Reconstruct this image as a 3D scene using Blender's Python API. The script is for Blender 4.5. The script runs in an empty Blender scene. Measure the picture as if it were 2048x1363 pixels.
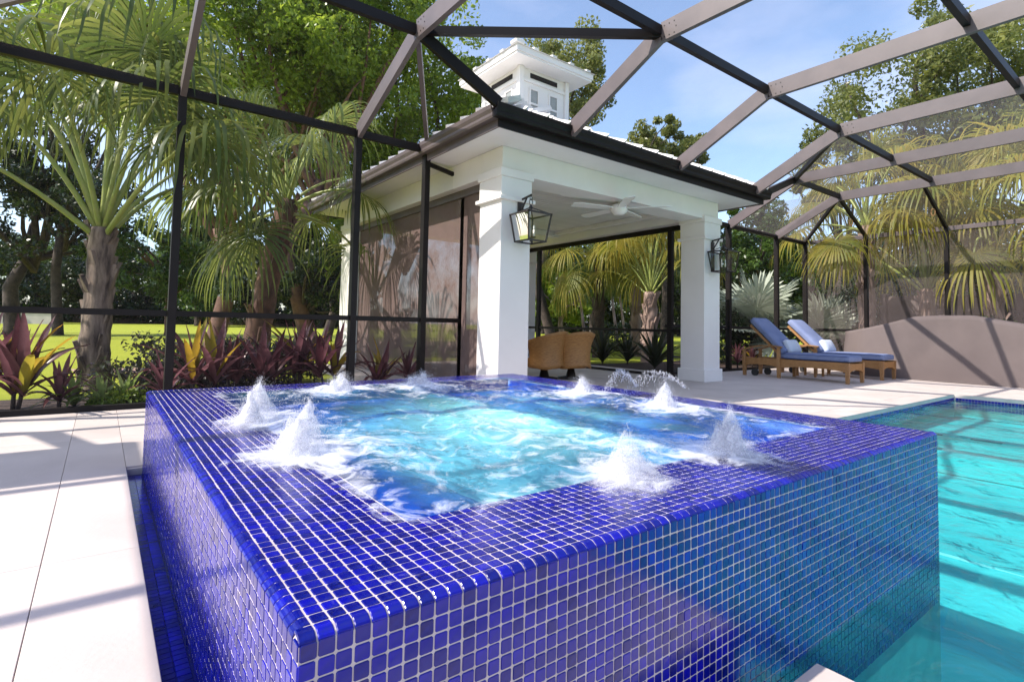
import bpy, math, random
import numpy as np
from mathutils import Vector, Matrix, noise as mnoise

# ------------------------------------------------------------------ camera, sky, sun, exposure
scene = bpy.context.scene
col = scene.collection
F_PX, CX, CY, EYE = 1076.7, 1014.9, 595.1, 0.90          # focal length and principal point in photo pixels (2048 wide)
YAW, PITCH, ROLL = (math.radians(a) for a in (37.01, 2.89, 1.2))
_f = Vector((math.sin(YAW), math.cos(YAW), 0)); _r = Vector((math.cos(YAW), -math.sin(YAW), 0)); _u = Vector((0, 0, 1))
FWD = _f * math.cos(PITCH) + _u * math.sin(PITCH)
_u2 = _u * math.cos(PITCH) - _f * math.sin(PITCH)
RIGHT = _r * math.cos(ROLL) + _u2 * math.sin(ROLL)
UP = _u2 * math.cos(ROLL) - _r * math.sin(ROLL)
CAM = Vector((0, 0, EYE))
cam_data = bpy.data.cameras.new('camera')
cam = bpy.data.objects.new('camera', cam_data)
col.objects.link(cam)
cam.matrix_world = Matrix(((RIGHT.x, UP.x, -FWD.x, CAM.x), (RIGHT.y, UP.y, -FWD.y, CAM.y), (RIGHT.z, UP.z, -FWD.z, CAM.z), (0, 0, 0, 1)))
cam_data.sensor_width = 36
cam_data.lens = 36 * F_PX / 2048
cam_data.shift_x = (1024 - CX) / 2048
cam_data.shift_y = (CY - 681.5) / 2048
cam_data.clip_start = 0.05
cam_data.clip_end = 2000
scene.camera = cam

TO_SUN = Vector((-0.91, 0.31, 1.0)).normalized()
SUN_EL = math.asin(TO_SUN.z)
world = bpy.data.worlds.new('World')
scene.world = world
world.use_nodes = True
wn = world.node_tree.nodes; wl = world.node_tree.links
sky = wn.new('ShaderNodeTexSky'); sky.sky_type = 'NISHITA'; sky.sun_disc = False
sky.sun_elevation = SUN_EL; sky.sun_rotation = math.atan2(TO_SUN.x, TO_SUN.y)
sky.air_density = 1.0; sky.dust_density = 1.2; sky.ozone_density = 3.0
# thin high cloud over the whole sky
_tc = wn.new('ShaderNodeTexCoord'); _mp = wn.new('ShaderNodeMapping'); _mp.inputs['Scale'].default_value = (1, 1, 2.6); _nz = wn.new('ShaderNodeTexNoise')
_nz.inputs['Scale'].default_value = 2.4; _nz.inputs['Detail'].default_value = 6; _nz.inputs['Roughness'].default_value = .5
_mr = wn.new('ShaderNodeMapRange'); _mr.inputs[1].default_value = .42; _mr.inputs[2].default_value = .78; _mr.inputs[3].default_value = .06; _mr.inputs[4].default_value = .55
_mx = wn.new('ShaderNodeMix'); _mx.data_type = 'RGBA'; _mx.inputs[7].default_value = (4.6, 4.5, 5.4, 1)
wl.new(_tc.outputs['Generated'], _mp.inputs[0]); wl.new(_mp.outputs[0], _nz.inputs['Vector']); wl.new(_nz.outputs['Fac'], _mr.inputs[0]); wl.new(_mr.outputs[0], _mx.inputs[0])
wl.new(sky.outputs[0], _mx.inputs[6]); wl.new(_mx.outputs[2], wn['Background'].inputs[0])
wn['Background'].inputs[1].default_value = 0.15
sun_data = bpy.data.lights.new('sun', 'SUN'); sun_data.energy = 3.7; sun_data.angle = math.radians(0.55); sun_data.color = (1.0, 0.93, 0.83)
sun = bpy.data.objects.new('sun', sun_data); col.objects.link(sun)
sun.rotation_euler = TO_SUN.to_track_quat('Z', 'Y').to_euler(); sun.location = TO_SUN * 60
scene.view_settings.view_transform = 'Standard'
scene.view_settings.look = 'None'
scene.view_settings.exposure = 1.05
scene.view_settings.gamma = 1.0
scene.view_settings.use_curve_mapping = False
scene.render.engine = 'CYCLES'
scene.cycles.use_denoising = True
scene.cycles.max_bounces = 10
scene.cycles.diffuse_bounces = 4
scene.cycles.glossy_bounces = 3
scene.cycles.transparent_max_bounces = 40
scene.cycles.caustics_reflective = False
scene.cycles.caustics_refractive = False
scene.cycles.sample_clamp_indirect = 6.0

# ------------------------------------------------------------------ helpers
def ray(x, y):
    return (RIGHT * ((x - CX) / F_PX) - UP * ((y - CY) / F_PX) + FWD)
def onz(x, y, z):
    d = ray(x, y); return CAM + d * ((z - EYE) / d.z)
def onx(x, y, X):
    d = ray(x, y); return CAM + d * (X / d.x)
def ony(x, y, Y):
    d = ray(x, y); return CAM + d * (Y / d.y)
def deep(x, y, D):
    return CAM + ray(x, y) * D

OFF = {}
def tag(o, label=None, cat=None, group=None, kind=None):
    if label: o['label'] = label
    if cat: o['category'] = cat
    if group: o['group'] = group
    if kind: o['kind'] = kind
    return o
def thing(name, loc, label, cat, group=None, rz=0):
    o = bpy.data.objects.new(name, None); col.objects.link(o)
    o.empty_display_size = 0.2
    o.location = loc; o.rotation_euler = (0, 0, rz)
    OFF[o.name] = Vector(loc)
    return tag(o, label, cat, group)
def link(name, me, parent=None, loc=None, rot=None, scale=None):
    o = bpy.data.objects.new(name, me); col.objects.link(o)
    if parent: o.parent = parent
    if loc is not None: o.location = loc
    if rot is not None: o.rotation_euler = rot
    if scale is not None: o.scale = (scale,) * 3 if not hasattr(scale, '__len__') else scale
    return o

class MB:
    def __init__(s): s.v = []; s.f = []
    def add(s, vs, fs):
        b = len(s.v); s.v += [tuple(v) for v in vs]; s.f += [tuple(i + b for i in f) for f in fs]
        return s
    def box(s, x0, x1, y0, y1, z0, z1):
        vs = [(x0, y0, z0), (x1, y0, z0), (x1, y1, z0), (x0, y1, z0), (x0, y0, z1), (x1, y0, z1), (x1, y1, z1), (x0, y1, z1)]
        return s.add(vs, [(0, 3, 2, 1), (4, 5, 6, 7), (0, 1, 5, 4), (1, 2, 6, 5), (2, 3, 7, 6), (3, 0, 4, 7)])
    def bbox(s, x0, x1, y0, y1, z0, z1, b=.004):
        """box with a small chamfer on every edge"""
        vs = []; X = (x0, x1); Y = (y0, y1); Z = (z0, z1)
        idx = {}
        for i in (0, 1):
            for j in (0, 1):
                for k in (0, 1):
                    sx, sy, sz = (1 - 2 * i), (1 - 2 * j), (1 - 2 * k)
                    for a in range(3):
                        p = [X[i] + sx * b, Y[j] + sy * b, Z[k] + sz * b]; p[a] = (X[i], Y[j], Z[k])[a]
                        idx[i, j, k, a] = len(vs); vs.append(p)
        fs = []
        for i in (0, 1):
            q = [idx[i, 0, 0, 0], idx[i, 1, 0, 0], idx[i, 1, 1, 0], idx[i, 0, 1, 0]]; fs.append(q if i else q[::-1])
            q = [idx[0, i, 0, 1], idx[0, i, 1, 1], idx[1, i, 1, 1], idx[1, i, 0, 1]]; fs.append(q if i else q[::-1])
            q = [idx[0, 0, i, 2], idx[1, 0, i, 2], idx[1, 1, i, 2], idx[0, 1, i, 2]]; fs.append(q if i else q[::-1])
        for i in (0, 1):
            for j in (0, 1):
                fs.append([idx[i, j, 0, 0], idx[i, j, 1, 0], idx[i, j, 1, 1], idx[i, j, 0, 1]])
                fs.append([idx[i, 0, j, 0], idx[i, 1, j, 0], idx[i, 1, j, 2], idx[i, 0, j, 2]])
                fs.append([idx[0, i, j, 1], idx[1, i, j, 1], idx[1, i, j, 2], idx[0, i, j, 2]])
                for k in (0, 1): fs.append([idx[i, j, k, 0], idx[i, j, k, 1], idx[i, j, k, 2]])
        return s.add(vs, fs)
    def beam(s, p, q, w, h, up=(0, 0, 1), e0=0, e1=0):
        """bar from p to q, w wide (sideways), h deep (along up)"""
        p = Vector(p); q = Vector(q); d = (q - p).normalized(); p = p - d * e0; q = q + d * e1
        side = d.cross(Vector(up))
        if side.length < 1e-4: side = Vector((1, 0, 0))
        side.normalize(); u = side.cross(d).normalized()
        vs = []
        for c in (p, q):
            for a, b in ((-1, -1), (1, -1), (1, 1), (-1, 1)): vs.append(c + side * (a * w / 2) + u * (b * h / 2))
        return s.add(vs, [(0, 1, 2, 3), (7, 6, 5, 4), (0, 4, 5, 1), (1, 5, 6, 2), (2, 6, 7, 3), (3, 7, 4, 0)])
    def tube(s, pts, rad, n=8, caps=True):
        pts = [Vector(p) for p in pts]
        if not hasattr(rad, '__len__'): rad = [rad] * len(pts)
        vs = []; fs = []; prev = None
        for i, p in enumerate(pts):
            d = (pts[min(i + 1, len(pts) - 1)] - pts[max(i - 1, 0)]).normalized()
            if prev is None: a = d.orthogonal().normalized()
            else:
                a = prev - d * prev.dot(d)
                a = a.normalized() if a.length > 1e-5 else d.orthogonal().normalized()
            prev = a; b = d.cross(a)
            for k in range(n):
                t = 2 * math.pi * k / n; vs.append(p + (a * math.cos(t) + b * math.sin(t)) * rad[i])
        for i in range(len(pts) - 1):
            for k in range(n):
                fs.append((i * n + k, i * n + (k + 1) % n, (i + 1) * n + (k + 1) % n, (i + 1) * n + k))
        if caps:
            fs.append(tuple(range(n))[::-1]); fs.append(tuple((len(pts) - 1) * n + k for k in range(n)))
        return s.add(vs, fs)
    def prism(s, poly, axis, a, b):
        """extrude a 2D polygon along an axis (0,1,2) between a and b"""
        n = len(poly); vs = []
        for c in (a, b):
            for u, v in poly:
                p = [0, 0, 0]; o = [k for k in range(3) if k != axis]; p[axis] = c; p[o[0]] = u; p[o[1]] = v; vs.append(p)
        fs = [tuple(range(n))[::-1], tuple(range(n, 2 * n))] + [(i, (i + 1) % n, n + (i + 1) % n, n + i) for i in range(n)]
        return s.add(vs, fs)
    def mesh(s, name, mat, smooth=False, off=None):
        me = bpy.data.meshes.new(name)
        vs = s.v if off is None else [(x - off[0], y - off[1], z - off[2]) for x, y, z in s.v]
        me.from_pydata(vs, [], s.f); me.update()
        if mat: me.materials.append(M[mat] if isinstance(mat, str) else mat)
        if smooth: me.polygons.foreach_set('use_smooth', [True] * len(me.polygons))
        import bmesh
        bm = bmesh.new(); bm.from_mesh(me); bmesh.ops.recalc_face_normals(bm, faces=bm.faces); bm.to_mesh(me); bm.free()
        return me
    def build(s, name, mat, parent=None, smooth=False, local=False):
        off = Vector((0, 0, 0))
        if parent is not None and not local:
            off = OFF.get(parent.name, Vector((0, 0, 0)))
        c = Vector((0, 0, 0))
        me = s.mesh(name, mat, smooth, off)
        o = link(name, me, parent)
        OFF[o.name] = off
        return o

def fast_mesh(name, V, Fq, mat, smooth=False):
    """numpy verts (n,3) and quads (m,4) or tris (m,3)"""
    me = bpy.data.meshes.new(name); V = np.asarray(V, np.float32); Fq = np.asarray(Fq, np.int32); k = Fq.shape[1]
    me.vertices.add(len(V)); me.vertices.foreach_set('co', V.ravel())
    me.loops.add(Fq.size); me.loops.foreach_set('vertex_index', Fq.ravel())
    me.polygons.add(len(Fq)); me.polygons.foreach_set('loop_start', np.arange(0, Fq.size, k, dtype=np.int32))
    if smooth: me.polygons.foreach_set('use_smooth', np.ones(len(Fq), bool))
    me.update(calc_edges=True)
    if mat: me.materials.append(M[mat] if isinstance(mat, str) else mat)
    return me

# ------------------------------------------------------------------ materials
M = {}
def nmat(name):
    m = bpy.data.materials.new(name); m.use_nodes = True; M[name] = m
    nt = m.node_tree
    return m, nt, nt.nodes, nt.links, nt.nodes['Principled BSDF'], nt.nodes['Material Output']
def colmix(nt, fac, a, b):
    n = nt.nodes.new('ShaderNodeMix'); n.data_type = 'RGBA'
    n.inputs[6].default_value = (*a, 1) if not hasattr(a, 'is_linked') else (1, 1, 1, 1)
    n.inputs[7].default_value = (*b, 1) if not hasattr(b, 'is_linked') else (1, 1, 1, 1)
    if hasattr(a, 'is_linked'): nt.links.new(a, n.inputs[6])
    if hasattr(b, 'is_linked'): nt.links.new(b, n.inputs[7])
    if hasattr(fac, 'is_linked'): nt.links.new(fac, n.inputs[0])
    else: n.inputs[0].default_value = fac
    return n.outputs[2]
def noise_tex(nt, scale, detail=4, rough=.55, coord='Object', stretch=None, dist=0.0):
    tc = nt.nodes.new('ShaderNodeTexCoord'); n = nt.nodes.new('ShaderNodeTexNoise')
    n.inputs['Scale'].default_value = scale; n.inputs['Detail'].default_value = detail; n.inputs['Roughness'].default_value = rough
    n.inputs['Distortion'].default_value = dist
    src = tc.outputs[coord]
    if stretch:
        mp = nt.nodes.new('ShaderNodeMapping'); mp.inputs['Scale'].default_value = stretch; nt.links.new(src, mp.inputs[0]); src = mp.outputs[0]
    nt.links.new(src, n.inputs['Vector'])
    return n.outputs['Fac']
def ramp(nt, fac, a, b):
    r = nt.nodes.new('ShaderNodeMapRange'); r.inputs[1].default_value = a; r.inputs[2].default_value = b; nt.links.new(fac, r.inputs[0])
    return r.outputs[0]
def bump(nt, fac, strength, dist=.01):
    b = nt.nodes.new('ShaderNodeBump'); b.inputs['Strength'].default_value = strength; b.inputs['Distance'].default_value = dist
    nt.links.new(fac, b.inputs['Height']); return b.outputs['Normal']
def island(nt):
    g = nt.nodes.new('ShaderNodeNewGeometry'); o = nt.nodes.new('ShaderNodeObjectInfo'); a = nt.nodes.new('ShaderNodeMath'); f = nt.nodes.new('ShaderNodeMath')
    a.operation = 'ADD'; f.operation = 'FRACT'
    nt.links.new(g.outputs['Random Per Island'], a.inputs[0]); nt.links.new(o.outputs['Random'], a.inputs[1]); nt.links.new(a.outputs[0], f.inputs[0])
    return f.outputs[0]
def simple(name, c1, c2=None, scale=6, rough=.5, bs=0, bscale=60, metal=0, spec=.5, stretch=None, coat=0, isl=0, detail=4, lo=.35, hi=.65):
    m, nt, N, L, p, out = nmat(name)
    c2 = c2 or c1
    c = colmix(nt, ramp(nt, noise_tex(nt, scale, detail, stretch=stretch), lo, hi), c1, c2)
    if isl:
        hsv = N.new('ShaderNodeHueSaturation'); r = N.new('ShaderNodeMapRange'); r.inputs[3].default_value = 1 - isl; r.inputs[4].default_value = 1 + isl
        L.new(island(nt), r.inputs[0]); L.new(r.outputs[0], hsv.inputs['Value']); L.new(c, hsv.inputs['Color']); c = hsv.outputs[0]
    L.new(c, p.inputs['Base Color'])
    p.inputs['Roughness'].default_value = rough; p.inputs['Metallic'].default_value = metal; p.inputs['Specular IOR Level'].default_value = spec
    p.inputs['Coat Weight'].default_value = coat
    if bs: L.new(bump(nt, noise_tex(nt, bscale, 5, stretch=stretch), bs, .004), p.inputs['Normal'])
    return m
def leafmat(name, c1, c2, c3=None, trans=.4, gloss=.35, big=.5):
    """leaf colour varies leaf by leaf (island) and clump by clump; light passes through"""
    m, nt, N, L, p, out = nmat(name)
    c = colmix(nt, island(nt), c1, c2)
    if c3: c = colmix(nt, ramp(nt, noise_tex(nt, big, 3), .45, .7), c, c3)
    L.new(c, p.inputs['Base Color']); p.inputs['Roughness'].default_value = gloss; p.inputs['Specular IOR Level'].default_value = .4
    t = N.new('ShaderNodeBsdfTranslucent'); mx = N.new('ShaderNodeMixShader'); mx.inputs[0].default_value = trans
    g = N.new('ShaderNodeHueSaturation'); g.inputs['Hue'].default_value = .485; g.inputs['Value'].default_value = 1.5; L.new(c, g.inputs['Color'])
    L.new(g.outputs[0], t.inputs[0]); L.new(p.outputs[0], mx.inputs[1]); L.new(t.outputs[0], mx.inputs[2]); L.new(mx.outputs[0], out.inputs[0])
    return m
def veil(name, opacity, c, trans=.5):
    """woven mesh: share of light that passes straight through, rest scattered by threads"""
    m, nt, N, L, p, out = nmat(name); N.remove(p)
    tr = N.new('ShaderNodeBsdfTransparent'); d = N.new('ShaderNodeBsdfDiffuse'); t = N.new('ShaderNodeBsdfTranslucent')
    d.inputs[0].default_value = (*c, 1); t.inputs[0].default_value = (*c, 1)
    a = N.new('ShaderNodeMixShader'); b = N.new('ShaderNodeMixShader'); a.inputs[0].default_value = trans
    L.new(d.outputs[0], a.inputs[1]); L.new(t.outputs[0], a.inputs[2])
    L.new(ramp2(nt, noise_tex(nt, 3, 3), opacity * .85, opacity * 1.15), b.inputs[0]); L.new(tr.outputs[0], b.inputs[1]); L.new(a.outputs[0], b.inputs[2]); L.new(b.outputs[0], out.inputs[0])
    return m
def ramp2b(nt, fac, lo, hi):
    r = nt.nodes.new('ShaderNodeMapRange'); r.inputs[3].default_value = lo; r.inputs[4].default_value = hi; nt.links.new(fac, r.inputs[0]); return r.outputs[0]
def ramp2(nt, fac, lo, hi):
    r = nt.nodes.new('ShaderNodeMapRange'); r.inputs[1].default_value = .3; r.inputs[2].default_value = .7; r.inputs[3].default_value = lo; r.inputs[4].default_value = hi
    nt.links.new(fac, r.inputs[0]); return r.outputs[0]

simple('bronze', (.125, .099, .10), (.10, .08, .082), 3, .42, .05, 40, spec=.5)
simple('bronze_dark_shade', (.013, .010, .0105), (.009, .007, .0075), 3, .5, spec=.2)  # bronze with shade put into its colour; also dark frames and vents
simple('white_paint', (.80, .77, .76), (.74, .71, .70), 1.2, .5, .06, 30)
simple('white_plank', (.74, .70, .68), (.66, .62, .60), 1.5, .5, .05, 30, isl=.04)
simple('roof_tile', (.78, .76, .75), (.60, .58, .58), 3, .7, .2, 40, isl=.08)
simple('stone', (.62, .54, .50), (.52, .448, .412), 1.3, .62, .25, 45, isl=.07, detail=12)
simple('coping', (.60, .525, .485), (.51, .44, .405), 3, .6, .15, 40, isl=.05, detail=8)
simple('joint', (.60, .52, .48), (.52, .45, .41), 8, .9)
simple('grout', (.62, .54, .545), (.48, .41, .42), 9, .75, .25, 180)
simple('plaster', (.62, .84, .84), (.50, .76, .79), 2.0, .8, .2, 60, detail=8)
simple('teak', (.40, .21, .085), (.27, .135, .05), 14, .5, .15, 60, stretch=(1, 6, 6), isl=.12)
simple('wicker', (.42, .215, .08), (.25, .12, .038), 55, .55, .5, 90, stretch=(.3, .3, 3), isl=.08)
simple('wicker_gold', (.46, .225, .07), (.27, .12, .032), 55, .5, .5, 90, stretch=(.3, .3, 3), isl=.1)
simple('cushion_blue', (.15, .19, .345), (.20, .24, .40), 4, .9, .15, 220)
simple('piping_blue', (.04, .07, .2), None, 4, .8)
simple('pillow_pale', (.50, .56, .68), (.58, .62, .72), 6, .9, .1, 200)
simple('cover_tan', (.145, .115, .112), (.122, .096, .095), 1.5, .85, .15, 160)
simple('iron', (.02, .016, .015), (.03, .022, .018), 10, .45, spec=.5)
simple('candle', (.85, .80, .70), None, 3, .5)
simple('bulb', (.85, .85, .82), None, 3, .1)
simple('bark_palm', (.30, .225, .18), (.06, .042, .036), 5, .9, 1.0, 20, stretch=(2.2, 2.2, .5), detail=10, lo=.38, hi=.62)
simple('bark_pale', (.40, .29, .25), (.20, .13, .11), 5, .85, .7, 22, stretch=(1, 1, .4), detail=8)
simple('bark_red', (.17, .085, .06), (.075, .04, .03), 5, .85, .6, 18, detail=8)
simple('bark_dark', (.07, .05, .042), (.03, .022, .02), 5, .9, .6, 18, detail=8)
simple('mulch', (.07, .04, .03), (.03, .018, .014), 25, .95, .8, 60, detail=8)
simple('privacy', (.135, .105, .10), (.11, .085, .082), 2, .8, .2, 50)
simple('path', (.42, .27, .21), (.34, .22, .17), 3, .9)
simple('fan_white', (.8, .78, .77), None, 3, .35)
simple('far_wall', (.55, .5, .46), (.45, .42, .39), 1, .9)
simple('petiole', (.26, .33, .07), (.34, .36, .12), 8, .45)
simple('petiole_grey', (.34, .38, .27), (.30, .34, .24), 8, .5)
simple('flower', (.16, .12, .5), (.25, .18, .6), 6, .6)
simple('wheel_rubber', (.03, .028, .028), None, 5, .7)
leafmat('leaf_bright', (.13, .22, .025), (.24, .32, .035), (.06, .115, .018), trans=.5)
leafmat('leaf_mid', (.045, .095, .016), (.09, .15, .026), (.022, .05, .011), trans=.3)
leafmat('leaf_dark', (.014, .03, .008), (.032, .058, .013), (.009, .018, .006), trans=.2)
leafmat('leaf_olive', (.14, .17, .045), (.22, .235, .07), (.07, .095, .028), trans=.45)
leafmat('leaf_shrub', (.09, .07, .065), (.06, .085, .035), (.035, .03, .03), trans=.2)
leafmat('frond', (.075, .12, .026), (.16, .185, .045), (.042, .072, .017), trans=.46, gloss=.34, big=1.2)
leafmat('frond_yellow', (.24, .24, .035), (.33, .27, .045), (.15, .19, .03), trans=.52, gloss=.5, big=1.2)
leafmat('frond_dry', (.26, .18, .09), (.20, .15, .06), (.15, .17, .04), trans=.3, gloss=.5)
leafmat('frond_silver', (.33, .37, .29), (.42, .45, .37), (.25, .30, .23), trans=.2, gloss=.45)
leafmat('cordyline', (.075, .02, .026), (.22, .10, .11), (.045, .014, .02), trans=.35, gloss=.28, big=3)
leafmat('cordyline_gold', (.36, .24, .02), (.28, .27, .03), (.30, .12, .03), trans=.5, gloss=.3)
leafmat('bromeliad', (.16, .24, .06), (.24, .30, .11), (.09, .14, .03), trans=.4, gloss=.25)
leafmat('agave_dark', (.025, .035, .018), (.045, .055, .025), (.012, .016, .01), trans=.15, gloss=.4)
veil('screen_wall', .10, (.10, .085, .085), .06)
veil('screen_roof_haze', .24, (.30, .255, .27), .42)  # sunlit haze of the right-hand roof put into mesh tone and opacity
veil('screen_end_haze', .27, (.25, .205, .21), .12)  # end wall mesh: its sunlit haze painted in as paler, denser threads
veil('shade_cloth', .90, (.165, .118, .11), .06)

def glazed(name, c1, c2, c3):
    m, nt, N, L, p, out = nmat(name)
    c = colmix(nt, island(nt), c1, c2)
    c = colmix(nt, ramp(nt, noise_tex(nt, 70, 3), .35, .8), c, c3)
    L.new(c, p.inputs['Base Color']); p.inputs['Roughness'].default_value = .17; p.inputs['Specular IOR Level'].default_value = .5
    p.inputs['Coat Weight'].default_value = 0
    L.new(bump(nt, noise_tex(nt, 38, 2), .16, .003), p.inputs['Normal'])
glazed('tile_blue', (.0005, .001, .11), (.004, .002, .40), (.002, .010, .22))
def glass(name):
    m, nt, N, L, p, out = nmat(name); N.remove(p)
    tr = N.new('ShaderNodeBsdfTransparent'); g = N.new('ShaderNodeBsdfGlossy'); g.inputs['Roughness'].default_value = .02
    fr = N.new('ShaderNodeFresnel'); fr.inputs[0].default_value = 1.45; mx = N.new('ShaderNodeMixShader')
    tr.inputs[0].default_value = (.93, .95, .95, 1)
    L.new(fr.outputs[0], mx.inputs[0]); L.new(tr.outputs[0], mx.inputs[1]); L.new(g.outputs[0], mx.inputs[2]); L.new(mx.outputs[0], out.inputs[0])
glass('glass')
def water(name, tint, murk, murk_amt, wave, foam_attr=False, bs=.35):
    """clear tinted water (light passes, tinted), some suspended air that scatters, mirror-like skin"""
    m, nt, N, L, p, out = nmat(name); N.remove(p)
    tr = N.new('ShaderNodeBsdfTransparent'); tr.inputs[0].default_value = (*tint, 1)
    d = N.new('ShaderNodeBsdfDiffuse'); d.inputs[0].default_value = (*murk, 1)
    g = N.new('ShaderNodeBsdfGlossy'); g.inputs['Roughness'].default_value = .04
    fr = N.new('ShaderNodeFresnel'); fr.inputs[0].default_value = 1.33
    nrm = bump(nt, noise_tex(nt, wave, 4, dist=.6), bs, .05); L.new(nrm, g.inputs['Normal']); L.new(nrm, fr.inputs['Normal'])
    a = N.new('ShaderNodeMixShader'); b = N.new('ShaderNodeMixShader')
    if foam_attr:
        at = N.new('ShaderNodeAttribute'); at.attribute_name = 'churn'
        sep = N.new('ShaderNodeSeparateColor'); L.new(at.outputs['Color'], sep.inputs[0])
        L.new(sep.outputs[1], a.inputs[0])
        L.new(colmix(nt, sep.outputs[2], (1.0, 1.0, 1.0), tint), tr.inputs[0])
        L.new(ramp2b(nt, sep.outputs[2], .10, bs), [n for n in N if n.type == 'BUMP'][0].inputs['Strength'])
    else: a.inputs[0].default_value = murk_amt
    L.new(tr.outputs[0], a.inputs[1]); L.new(d.outputs[0], a.inputs[2])
    fro = fr.outputs[0]
    if foam_attr:
        mu = N.new('ShaderNodeMath'); mu.operation = 'MULTIPLY'; L.new(fro, mu.inputs[0]); L.new(ramp2b(nt, sep.outputs[2], .2, .8), mu.inputs[1]); fro = mu.outputs[0]
    L.new(fro, b.inputs[0]); L.new(a.outputs[0], b.inputs[1]); L.new(g.outputs[0], b.inputs[2])
    last = b.outputs[0]
    if foam_attr:
        fo = N.new('ShaderNodeBsdfDiffuse'); fo.inputs[0].default_value = (.82, .84, .92, 1)
        n1 = noise_tex(nt, 5.5, 9, .68, dist=2.2)
        ad = N.new('ShaderNodeMath'); ad.operation = 'ADD'; L.new(n1, ad.inputs[0]); L.new(sep.outputs[0], ad.inputs[1])
        k = ramp(nt, ad.outputs[0], .62, 1.02)
        c = N.new('ShaderNodeMixShader'); L.new(k, c.inputs[0]); L.new(last, c.inputs[1]); L.new(fo.outputs[0], c.inputs[2]); last = c.outputs[0]
    L.new(last, out.inputs[0])
water('pool_water', (.27, .86, .90), (.06, .62, .66), .10, 3.6, bs=.5)
water('trough_water', (.62, .70, 1.0), (.02, .03, .3), .05, 9, bs=.06)
water('spa_water', (.50, .84, 1.0), (.27, .76, .76), 0, 13, True, bs=.3)
def spraymat(name, op, var):
    m, nt, N, L, p, out = nmat(name); N.remove(p)
    d = N.new('ShaderNodeBsdfDiffuse'); t = N.new('ShaderNodeBsdfTranslucent'); tr = N.new('ShaderNodeBsdfTransparent')
    d.inputs[0].default_value = (.93, .93, .97, 1); t.inputs[0].default_value = (.93, .93, .98, 1)
    a = N.new('ShaderNodeMixShader'); a.inputs[0].default_value = .5; b = N.new('ShaderNodeMixShader'); b.inputs[0].default_value = op
    if var: L.new(ramp2(nt, noise_tex(nt, 22, 6, .65, dist=1.5), 0.0, op * 1.7), b.inputs[0])
    L.new(d.outputs[0], a.inputs[1]); L.new(t.outputs[0], a.inputs[2]); L.new(tr.outputs[0], b.inputs[1]); L.new(a.outputs[0], b.inputs[2]); L.new(b.outputs[0], out.inputs[0])
spraymat('spray', .5, 0); spraymat('mist', .36, 1); spraymat('mist_faint', .15, 1)
def lawnmat():
    m, nt, N, L, p, out = nmat('lawn')
    c = colmix(nt, ramp(nt, noise_tex(nt, .35, 4, stretch=(1, 3, 1)), .3, .7), (.30, .325, .022), (.38, .385, .03))
    c = colmix(nt, ramp(nt, noise_tex(nt, 60, 3), .35, .75), c, (.17, .23, .02))
    L.new(c, p.inputs['Base Color']); p.inputs['Roughness'].default_value = .9; p.inputs['Specular IOR Level'].default_value = .2
    L.new(bump(nt, noise_tex(nt, 90, 4), .6, .02), p.inputs['Normal'])
lawnmat()

# ================================================================== SETTING
random.seed(7)
# ---- lawn (one sheet with a hole where the deck and pool lie)
HX0, HX1, HY0, HY1 = -6.0, 14.75, -8.0, 6.55
xs = sorted(set([-600, -250, -120, -70, -40, -25, -15, -10, HX0, -3, 0, 3, 6, 9, 12, HX1, 20, 30, 45, 70, 120, 250, 600]))
ys = sorted(set([-600, -200, -80, -40, -20, HY0, -4, 0, 3, HY1, 8, 10, 13, 17, 22, 30, 40, 55, 75, 110, 200, 600]))
mb = MB(); idx = {}
for i, x in enumerate(xs):
    for j, y in enumerate(ys):
        d = math.hypot(x, y)
        z = -.05 + (.25 * mnoise.noise((x * .02, y * .02, 3)) if d > 20 else 0)
        idx[i, j] = len(mb.v); mb.v.append((x, y, z))
for i in range(len(xs) - 1):
    for j in range(len(ys) - 1):
        if xs[i] >= HX0 and xs[i + 1] <= HX1 and ys[j] >= HY0 and ys[j + 1] <= HY1: continue
        mb.f.append((idx[i, j], idx[i + 1, j], idx[i + 1, j + 1], idx[i, j + 1]))
lawn = mb.build('lawn', 'lawn', smooth=True); tag(lawn, kind='structure')
# ---- planting beds
def bed(x0, x1, y0, y1, sd):
    m = MB(); n = 24; pts = []
    for k in range(n + 1): pts.append((x0 + (x1 - x0) * k / n, y1 + .35 * mnoise.noise((k * .45, sd, 0))))
    for (x, y) in pts: m.v += [(x, y0, -.03), (x, y, -.043)]
    for k in range(n): m.f.append((2 * k, 2 * k + 2, 2 * k + 3, 2 * k + 1))
    o = m.build('planting_bed', 'mulch'); tag(o, kind='structure')
bed(-6, 3.3, 6.62, 8.1, 1); bed(9.6, 20, 6.62, 9.6, 5)
m = MB(); pts = [(-.3, 11.6), (1.1, 11.0), (1.6, 11.5), (.8, 12.2), (-.4, 12.3)]
m.add([(x, y, -.042) for x, y in pts], [tuple(range(5))]); tag(m.build('mulch_ring', 'path'), kind='structure')
m = MB()
m.v = [(14.85, -9, -.036), (24, -9, -.036), (24, 12, -.036), (14.85, 12, -.036)]; m.f = [(0, 1, 2, 3)]
tag(m.build('planting_bed', 'mulch'), kind='structure')

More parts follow.
